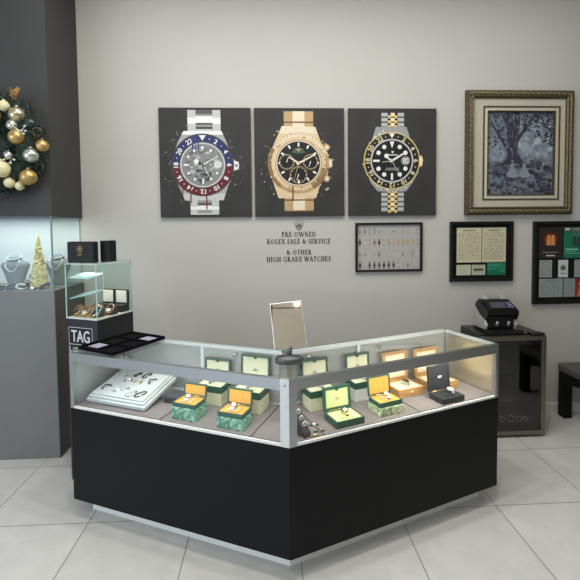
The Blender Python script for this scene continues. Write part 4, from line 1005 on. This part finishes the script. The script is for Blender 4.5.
mb = MB(); rect_frame(mb, 1.745 - cxp, 2.350 - cxp, 1.949 - czp, 2.680 - czp, .01, -.026, -.004, bev=.002); mb.build('gold_fillet', M_gf, pt)
a = Art(0, 0, 1, .00035); rr = random.Random(21)
ax0, ax1, ay0, ay1 = 1.752 - cxp, 2.343 - cxp, -(2.674 - czp), -(1.956 - czp)
aw, ah = ax1 - ax0, ay1 - ay0
U = lambda u, v: (ax0 + u * aw, ay0 + v * ah)
a.rect(ax0, ay0, ax1, ay1, (104, 112, 122), 0)
def clamp(p): return (min(max(p[0], ax0 + .001), ax1 - .001), min(max(p[1], ay0 + .001), ay1 - .001))
def dab(u, v, s, col, l, asp=1.):
    x, y = U(u, v); q0 = rr.uniform(0, 6)
    a.poly([clamp((x + s * aw * asp * rr.uniform(.5, 1.1) * cos(q0 + q), y + s * aw * rr.uniform(.5, 1.1) * sin(q0 + q))) for q in (0, 1.2, 2.5, 3.7, 5)], col, l)
for i in range(120): dab(rr.uniform(.45, 1), rr.uniform(.1, .55), rr.uniform(.03, .09), rr.choice(((140, 148, 156), (124, 132, 142), (158, 164, 168), (112, 120, 130))), 1)
for i in range(90): dab(rr.uniform(0, .25), rr.uniform(.35, .6), rr.uniform(.03, .06), rr.choice(((132, 140, 148), (110, 118, 126))), 1)
for i in range(260): dab(rr.uniform(0, 1), rr.uniform(.6, 1), rr.uniform(.02, .05), rr.choice(((58, 62, 72), (72, 76, 86), (84, 88, 96), (46, 50, 60), (108, 112, 116))), 2, 1.5)
for i in range(80): dab(rr.uniform(.25, .95), rr.uniform(.55, .64), rr.uniform(.02, .035), rr.choice(((126, 132, 138), (98, 104, 112))), 2, 1.6)
T1, T2 = (52, 54, 64), (82, 86, 96)
a.poly([clamp(U(*q)) for q in ((.3, .0), (.5, .0), (.47, .3), (.46, .48), (.52, .58), (.6, .66), (.42, .62), (.34, .64), (.2, .64), (.3, .55), (.32, .4), (.28, .2))], T1, 3)
for q in (((.34, .5), (.05, .12), .05, .02), ((.33, .35), (.1, .3), .04, .015), ((.44, .35), (.7, .05), .06, .02), ((.46, .3), (.62, .2), .03, .01), ((.36, .2), (.2, .0), .05, .03), ((.3, .6), (.1, .66), .04, .015), ((.5, .58), (.68, .68), .04, .015)):
    p0, p1 = U(*q[0]), U(*q[1]); a.line(*clamp(p0), *clamp(p1), q[2] * aw, T1, 4, q[3] * aw)
for i in range(40):
    u = rr.uniform(.33, .46); v = rr.uniform(.05, .5); p0, p1 = U(u, v), U(u + rr.uniform(-.02, .02), v + rr.uniform(.05, .12)); a.line(*p0, *p1, .006, rr.choice((T2, (100, 104, 112), (40, 42, 50))), 5, .002)
for i in range(330):
    u = rr.random(); v = rr.random() ** 1.6 * .45
    if .5 < u < .95 and v > .12 + .35 * abs(u - .72) * 2: continue
    dab(u, v, rr.uniform(.012, .03), rr.choice(((42, 46, 54), (60, 64, 72), (84, 88, 98), (110, 116, 122), (48, 52, 62))), 6)
for i in range(120):
    u = 1 - rr.random() ** 2 * .45; v = rr.uniform(.02, .42) * (1 - (1 - u) * .9); dab(u, v, rr.uniform(.012, .026), rr.choice(((38, 42, 50), (56, 60, 68), (70, 76, 84))), 6)
Fg = (126, 132, 140)
for fx, fy in ((.38, .68), (.56, .68)):     # two seated figures in pale dress
    a.poly([U(fx - .08, fy + .1), U(fx - .085, fy + .06), U(fx - .03, fy), U(fx + .035, fy), U(fx + .07, fy + .05), U(fx + .1, fy + .1), U(fx + .02, fy + .12)], Fg, 7); a.poly([U(fx - .03, fy), U(fx - .025, fy - .06), U(fx + .025, fy - .06), U(fx + .03, fy)], (126, 130, 136), 7)
    a.disc(*U(fx, fy - .085), .022 * aw, (112, 112, 114), 8, 10)
a.poly([U(.66, .66), U(.64, .58), U(.72, .58), U(.72, .68)], (70, 74, 84), 7); a.disc(*U(.68, .55), .02 * aw, (116, 116, 118), 8, 10); a.disc(*U(.78, .63), .05 * aw, (60, 64, 72), 7, 14)
for i in range(70): dab(rr.uniform(.05, .5), rr.uniform(.84, .96), rr.uniform(.008, .016), rr.choice(((140, 144, 146), (118, 122, 126), (66, 70, 80))), 7)
a.build('painted_scene', pt, (0, -.006, 0))

# framed certificates
t = thing('framed_certificates', 'black framed documents with two tall cream papers above the drinks cooler', 'picture', (1.706, WY, 1.464))
mb = MB(); rect_frame(mb, -.281, .281, -.262, .262, .024, -.03, -.001); mb.build('frame', M_frblack, t)
MB().box(-.262, .262, -.01, -.002, -.242, .242).build('mat_board', mat('charcoal mat board', (24, 25, 24), .9, spec=.1), t)
def paper(parent, ox, oz, x0, z1, x1, z0, col, seed, lines=12, name='document', ink=None, extra=None):
    a = Art(0, 0, 1, .0003); r = random.Random(seed)
    X0, X1, Y0, Y1 = x0 - ox, x1 - ox, -(z1 - oz), -(z0 - oz)
    a.rect(X0, Y0, X1, Y1, col, 0); ink = ink or tuple(int(c * .72) for c in col)
    w, h = X1 - X0, Y1 - Y0
    if lines > 4: a.rect(X0 + .25 * w, Y0 + .06 * h, X1 - .25 * w, Y0 + .1 * h, ink, 1)
    for i in range(lines):
        y = Y0 + h * (.14 + .8 * i / lines); q = X0 + .07 * w
        while q < X1 - .15 * w:
            L_ = r.uniform(.05, .3) * w; e = min(q + L_, X1 - .07 * w)
            a.rect(q, y, e, y + h * .3 / lines, ink if r.random() < .75 else tuple(int(c * .85) for c in col), 1); q = e + r.uniform(.02, .08) * w
    if extra: extra(a, X0, Y0, w, h)
    return a.build(name, parent, (0, -.0104, 0))
o = 1.706, 1.464
paper(t, *o, 1.488, 1.672, 1.709, 1.369, (200, 194, 162), 1, 16); paper(t, *o, 1.715, 1.672, 1.929, 1.369, (198, 192, 162), 2, 16)
paper(t, *o, 1.488, 1.347, 1.615, 1.257, (196, 202, 172), 3, 6)
paper(t, *o, 1.624, 1.347, 1.746, 1.257, (186, 188, 160), 4, 5, extra=lambda a, x, y, w, h: a.rect(x + .15 * w, y + .38 * h, x + .85 * w, y + .58 * h, (60, 70, 60), 2))
paper(t, *o, 1.762, 1.362, 1.928, 1.254, (34, 124, 92), 5, 3, ink=(60, 150, 116), extra=lambda a, x, y, w, h: a.poly([(x, y + h), (x, y + .7 * h), (x + .3 * w, y + .55 * h), (x + .6 * w, y + .62 * h), (x + w, y + .9 * h), (x + w, y + h)], (24, 104, 78), 1))
MB().box(-.26, .26, -.022, -.02, -.24, .24).build('picture_glass', M_frameglass, t)

# framed programme collage at the right edge
t = thing('framed_collage', 'large black framed collage with a dark poster and a green poster at right edge', 'picture', (2.453, WY, 1.356))
mb = MB(); rect_frame(mb, -.281, .281, -.366, .366, .026, -.03, -.001); mb.build('frame', M_frblack, t)
MB().box(-.262, .262, -.01, -.002, -.345, .345).build('mat_board', MATS['charcoal mat board'], t)
o = 2.453, 1.356
def glow(a, x, y, w, h):
    for i, c in enumerate(((70, 34, 22), (112, 52, 26), (158, 84, 40), (190, 116, 60))): a.disc(x + .5 * w, y + .38 * h, (.36 - .08 * i) * w, c, 1 + i * .5, 20, (.24 - .05 * i) * h)
    for fx in (.4, .6): a.poly([(x + (fx - .09) * w, y + .58 * h), (x + (fx - .06) * w, y + .36 * h), (x + (fx + .06) * w, y + .34 * h), (x + (fx + .1) * w, y + .58 * h)], (206, 140, 84), 4); a.disc(x + fx * w, y + .3 * h, .055 * w, (218, 164, 112), 5, 12)
    a.rect(x + .15 * w, y + .8 * h, x + .85 * w, y + .82 * h, (150, 150, 146), 2)
    for k in range(6): a.disc(x + (.34 + .065 * k) * w, y + .91 * h + .01 * h * (k % 2), .035 * w, (206, 206, 200), 2, 8, .022 * h)
paper(t, *o, 2.229, 1.669, 2.440, 1.396, (44, 38, 38), 1, 0, 'poster_print', extra=glow)
def greenp(a, x, y, w, h):
    a.rect(x, y, x + w, y + .14 * h, (70, 84, 72), 1)
    a.text('RCA', x + .17 * w, y + .07 * h, .07 * h, (206, 210, 200), 2) if False else a.rect(x + .06 * w, y + .03 * h, x + .26 * w, y + .1 * h, (196, 202, 192), 2)
    a.rect(x + .36 * w, y + .02 * h, x + .94 * w, y + .11 * h, (126, 132, 118), 2)
    for fx in (.45, .62, .8): a.poly([(x + (fx - .08) * w, y + .62 * h), (x + (fx - .06) * w, y + .34 * h), (x + fx * w, y + .24 * h), (x + (fx + .07) * w, y + .34 * h), (x + (fx + .08) * w, y + .62 * h)], (38, 66, 58), 2); a.disc(x + fx * w, y + .24 * h, .05 * w, (96, 116, 100), 3, 12)
    a.rect(x + .08 * w, y + .7 * h, x + .6 * w, y + .74 * h, (150, 200, 176), 2); a.rect(x + .08 * w, y + .78 * h, x + .5 * w, y + .8 * h, (120, 180, 152), 2); a.rect(x + .08 * w, y + .84 * h, x + .7 * w, y + .86 * h, (120, 180, 152), 2)
paper(t, *o, 2.452, 1.669, 2.672, 1.396, (28, 112, 84), 2, 0, 'poster_print', extra=greenp)
paper(t, *o, 2.236, 1.379, 2.351, 1.226, (150, 160, 158), 3, 12)
def crest(a, x, y, w, h):
    a.disc(x + .5 * w, y + .45 * h, .3 * w, (120, 132, 124), 2, 16); a.disc(x + .5 * w, y + .45 * h, .2 * w, (70, 96, 84), 3, 14); a.rect(x + .2 * w, y + .75 * h, x + .8 * w, y + .8 * h, (100, 104, 100), 2)
paper(t, *o, 2.408, 1.379, 2.498, 1.224, (196, 200, 190), 4, 0, extra=crest)
paper(t, *o, 2.556, 1.379, 2.672, 1.224, (150, 160, 158), 5, 12)
paper(t, *o, 2.236, 1.213, 2.452, 1.050, (146, 156, 154), 6, 12); paper(t, *o, 2.461, 1.213, 2.565, 1.050, (144, 154, 152), 7, 12)
def redp(a, x, y, w, h):
    a.disc(x + .5 * w, y + .3 * h, .18 * w, (206, 150, 116), 2, 14); a.poly([(x + .15 * w, y + h), (x + .35 * w, y + .45 * h), (x + .7 * w, y + .45 * h), (x + .95 * w, y + h)], (196, 120, 60), 2)
paper(t, *o, 2.567, 1.213, 2.672, 1.050, (140, 48, 40), 8, 0, 'poster_print', extra=redp)
MB().box(-.26, .26, -.022, -.02, -.344, .344).build('picture_glass', M_frameglass, t)

# ------------------------------------------------------------------ drinks cooler
FX0, FX1, FY0, FY1, FZ = 1.515, 2.032, .765, 1.14, .822
fr = thing('drinks_cooler', 'black under-counter drinks cooler with a steel framed glass door', 'refrigerator', (FX0, FY0, 0))
fw, fd = FX1 - FX0, FY1 - FY0
M_fb = mat('black cooler shell', (20, 20, 20), .3, var=.1, spec=.5)
mb = MB()
mb.box(0, fw, .045, fd, FZ - .04, FZ, bev=.003); mb.box(0, fw, .045, fd, .02, .07, bev=.002)
mb.box(0, .03, .045, fd, .07, FZ - .04); mb.box(fw - .03, fw, .045, fd, .07, FZ - .04); mb.box(.03, fw - .03, fd - .03, fd, .07, FZ - .04)
mb.build('cooler_body', M_fb, fr)
for x in (.03, fw - .07): MB().box(x, x + .04, .05, .09, 0, .02).build('foot', M_fb, fr); MB().box(x, x + .04, fd - .06, fd - .02, 0, .02).build('foot', M_fb, fr)
mb = MB(); rect_frame(mb, 0, fw, .022, FZ - .008, .034, 0, .042, bev=.003)
dr = mb.build('door', M_steel, fr)
MB().box(.03, fw - .03, .012, .018, .05, FZ - .038).build('door_glass', glass('smoked glass', (196, 198, 194), 2.4), dr)
mb = MB()
for z in (.28, .5):
    for i in range(12): mb.tube([(.035, .06 + .025 * i, z), (fw - .035, .06 + .025 * i, z)], .003, 5)
mb.tube([(.035, .055, z - 0) for z in (.28, .28)] if False else [(.035, .055, .28), (fw - .035, .055, .28)], .004, 6); mb.tube([(.035, .055, .5), (fw - .035, .055, .5)], .004, 6)
mb.build('wire_shelf', mat('dark wire', (60, 60, 60), .4, metal=.6), fr)
MB().box(fw - .12, fw - .01, .0, .07, FZ - .004, FZ + .014, bev=.005).build('hinge_cap', M_fb, fr)
mb = MB(); mb.box(.031, fw - .031, .05, fd - .035, .07, .1); mb.build('rack', mat('dark rack', (34, 34, 34), .6), fr)
bx = [.14, .2, .27, .335, .39]
o0 = None
for i, x in enumerate(bx):
    lab = 'bottle lying on the floor of the drinks cooler, ' + ('first', 'second', 'third', 'fourth', 'fifth')[i] + ' from the left'
    b = thing('bottle', lab, 'bottle', (FX0 + x, FY0 + .06, .13 + .0), 0, 'bottles in the drinks cooler')
    r = .024 if i != 2 else .029
    M = Matrix.Rotation(-pi / 2, 4, 'X'); b.location.z = .101 + r
    MB().lathe([(r * .5, .004), (r * .55, 0), (r * .9, 0), (r, .006), (r, .16), (r * .45, .2), (r * .4, .25)], 18, M=M).build('bottle_body', mat('dark bottle glass', (46, 44, 38), .15, spec=.7), b)
    MB().tube([(r * .8 * cos(2 * pi * q / 20), -.003, r * .8 * sin(2 * pi * q / 20)) for q in range(20)], .003, 6, closed=True).build('base_ring', mat('pale bottle ring', (236, 232, 220), .3), b)

# banknote counter
mc = thing('banknote_counter', 'black and silver banknote counting machine on top of the drinks cooler', 'counting machine', (1.592, .83, FZ + .0005))
w = .262
M_mb = mat('black machine plastic', (12, 12, 14), .35, spec=.5); M_ms = mat('silver machine plastic', (178, 178, 174), .35, metal=.4)
MB().extrude([(-.03, 0), (.22, 0), (.22, .02), (.0, .028), (-.03, .012)], -.005, w + .02, bev=.003).build('stacker_tray', M_mb, mc)
MB().extrude([(.06, .02), (.22, .02), (.225, .21), (.2, .25), (.13, .253), (.02, .195), (.012, .15), (.055, .13)], .018, w - .018, bev=.004).build('machine_body', M_mb, mc)
for x0 in (0, w - .018):
    MB().extrude([(.045, .02), (.215, .02), (.22, .19), (.14, .13), (.06, .1), (.03, .06)], x0, x0 + .018, bev=.004).build('side_panel', M_ms, mc)
    MB().extrude([(.04, .1), (.14, .132), (.22, .192), (.2, .232), (.13, .236), (.015, .183), (.01, .15)], x0 + .001, x0 + .017, bev=.003).build('side_cover', M_mb, mc)
q = Vector((0, .11, .053)).normalized(); MP = Matrix.Translation((0, .02, .1957)) @ Matrix.Rotation(math.atan2(.058, .11), 4, 'X')
mb = MB(); mb.box(.05, w - .09, .012, .085, 0, .003, M=MP); mb.build('display_screen', mat('dark display', (70, 73, 82), .25), mc)
mb = MB()
for i in range(2):
    for j in range(3): mb.box(w - .075 + i * .025, w - .056 + i * .025, .015 + j * .025, .032 + j * .025, 0, .004, bev=.001, M=MP)
mb.build('button', mat('pale violet buttons', (118, 114, 160), .4), mc)
for x in (.05, .2): MB().extrude([(.15, .23), (.19, .235), (.22, .275), (.2, .28), (.16, .25)], x, x + .035, bev=.002).build('hopper_guide', M_ms, mc)
for x in (.095, .19):
    mb = MB(); mb.lathe([(.004, 0), (.012, .004), (.012, .04), (.004, .044)], 12, M=Matrix.Translation((x, .045, .05)) @ Matrix.Rotation(.3, 4, 'X'), sy=.6); mb.build('stacker_wheel', M_ms, mc)
MB().box(.03, w - .03, .05, .062, .03, .125).build('note_slot', M_dialb, mc)

# bench at the right edge
bn = thing('bench', 'black slab-leg bench with a padded grey seat at the right edge', 'bench', (2.405, 0, 0))
M_bw = mat('black painted wood', (9, 9, 9), .5, var=.1, spec=.2)
for x in (0, .39):
    for y in (1.055, -.16): MB().box(x, x + .07, y, y + .085, 0, .395, bev=.006).build('leg', M_bw, bn)
MB().extrude([(-.005, .394), (1.055, .394), (1.055, .24), (1.03, .29), (.98, .32), (.9, .335), (.12, .335), (.04, .325), (-.005, .29)], 0, .03).build('apron', M_bw, bn)
MB().extrude([(-.005, .394), (1.055, .394), (1.055, .24), (1.03, .29), (.98, .32), (.9, .335), (.12, .335), (.04, .325), (-.005, .29)], .43, .46).build('apron', M_bw, bn)
MB().box(-.008, .468, -.17, 1.15, .395, .47, bev=.022, seg=3).build('seat_cushion', mat('grey leather seat', (78, 76, 72), .55, var=.06, bump=.05), bn)

# ------------------------------------------------------------------ lights
def area(name, loc_, size, power, col, direction, sy=None):
    l = bpy.data.lights.new(name, 'AREA'); l.energy = power; l.color = col; l.size = size
    if sy: l.shape = 'RECTANGLE'; l.size_y = sy
    o = bpy.data.objects.new(name, l); COL.objects.link(o); o.location = loc_
    o.rotation_euler = Vector(direction).to_track_quat('-Z', 'Y').to_euler()
    return o
# ceiling fittings
area('ceiling_lamp', (.45, .1, CEIL - .03), 4.4, 33, (1, .985, .95), (0, .05, -1), .25)
for x in (-.85, .0, .8): area('downlight', (x, -.6, CEIL - .03), .14, 17, (1, .98, .93), (0, -.05, -1), .14)
area('ceiling_lamp', (-1.15, -2.3, CEIL - .03), 1.3, 28, (1, .98, .9), (0, 0, -1), .8)
area('ceiling_lamp', (-1.2, -4.6, CEIL - .03), 1.4, 34, (1, .98, .95), (0, 0, -1), .8)
area('downlight', (.39, -3.46, CEIL - .03), .05, 6, (1, .93, .8), (0, 0, -1), .05)
# daylight through the glazed left side of the shop
area('window_daylight', (-3.9, -3.4, 1.75), 4.6, 112, (.68, .83, 1), (1, .22, -.05), 2.3)
# strips in the case
for w, n, e, c in (('L', 3, .5, (.97, .99, 1)), ('R', 3, .95, (1, .95, .84))):
    for k in range(n):
        L_ = LL if w == 'L' else LR
        s = .1 + (L_ - .2) * (k + .5) / n; p = loc(w, s, .026); d = nL if w == 'L' else nR
        o = area('case_strip_light', (p.x, p.y, .912), (L_ - .24) / n, e * (1 if w == 'L' else (.6, .95, 1.6)[k]), c, (d.x * .62, d.y * .62, -.78), .012)
        o.rotation_euler = (Matrix(((uL if w == 'L' else uR).to_3d(), ((d * .78).to_3d() + Vector((0, 0, .62))), -(d * .62).to_3d() + Vector((0, 0, .78)))).transposed()).to_euler()
# cabinet and tower lamps
area('cabinet_lamp', (-2.1, .9, 1.775), .8, 3.4, (.95, 1, .99), (0, 0, -1), .3)
area('cooler_fill', ((FX0 + FX1) / 2, FY0 + .03, .4), .3, .35, (1, .96, .86), (0, .25, -1), .012)  # added fill inside the cooler to brighten the bottle rings
p = tw_at(.13, .2, TT - .012); area('tower_lamp', p, .16, .95, (1, .9, .74), (0, 0, -1), .1)

wd = bpy.data.worlds.new('World'); SC.world = wd; wd.use_nodes = True
bg = wd.node_tree.nodes['Background']; bg.inputs[0].default_value = rgb(214, 226, 240); bg.inputs[1].default_value = .42

# ------------------------------------------------------------------ camera
cd = bpy.data.cameras.new('Camera'); cam = bpy.data.objects.new('Camera', cd); COL.objects.link(cam)
yaw, pitch, roll, F, CYP = .047, .046, .01, 410.2, 248.44
f = Vector((sin(yaw) * cos(pitch), cos(yaw) * cos(pitch), -sin(pitch))); r = Vector((cos(yaw), -sin(yaw), 0)); d = f.cross(r)
r2 = r * cos(roll) + d * sin(roll); d2 = -r * sin(roll) + d * cos(roll)
Mc = Matrix(((r2.x, -d2.x, -f.x, -.135), (r2.y, -d2.y, -f.y, -2.335), (r2.z, -d2.z, -f.z, 1.672), (0, 0, 0, 1)))
cam.matrix_world = Mc
cd.sensor_width = 36; cd.lens = 36 * F / 580; cd.shift_y = (CYP - 290) / 580; cd.clip_start = .02
SC.camera = cam
vs = SC.view_settings; vs.view_transform = 'Standard'; vs.look = 'None'; vs.gamma = 1; vs.use_curve_mapping = False; vs.exposure = 0.18
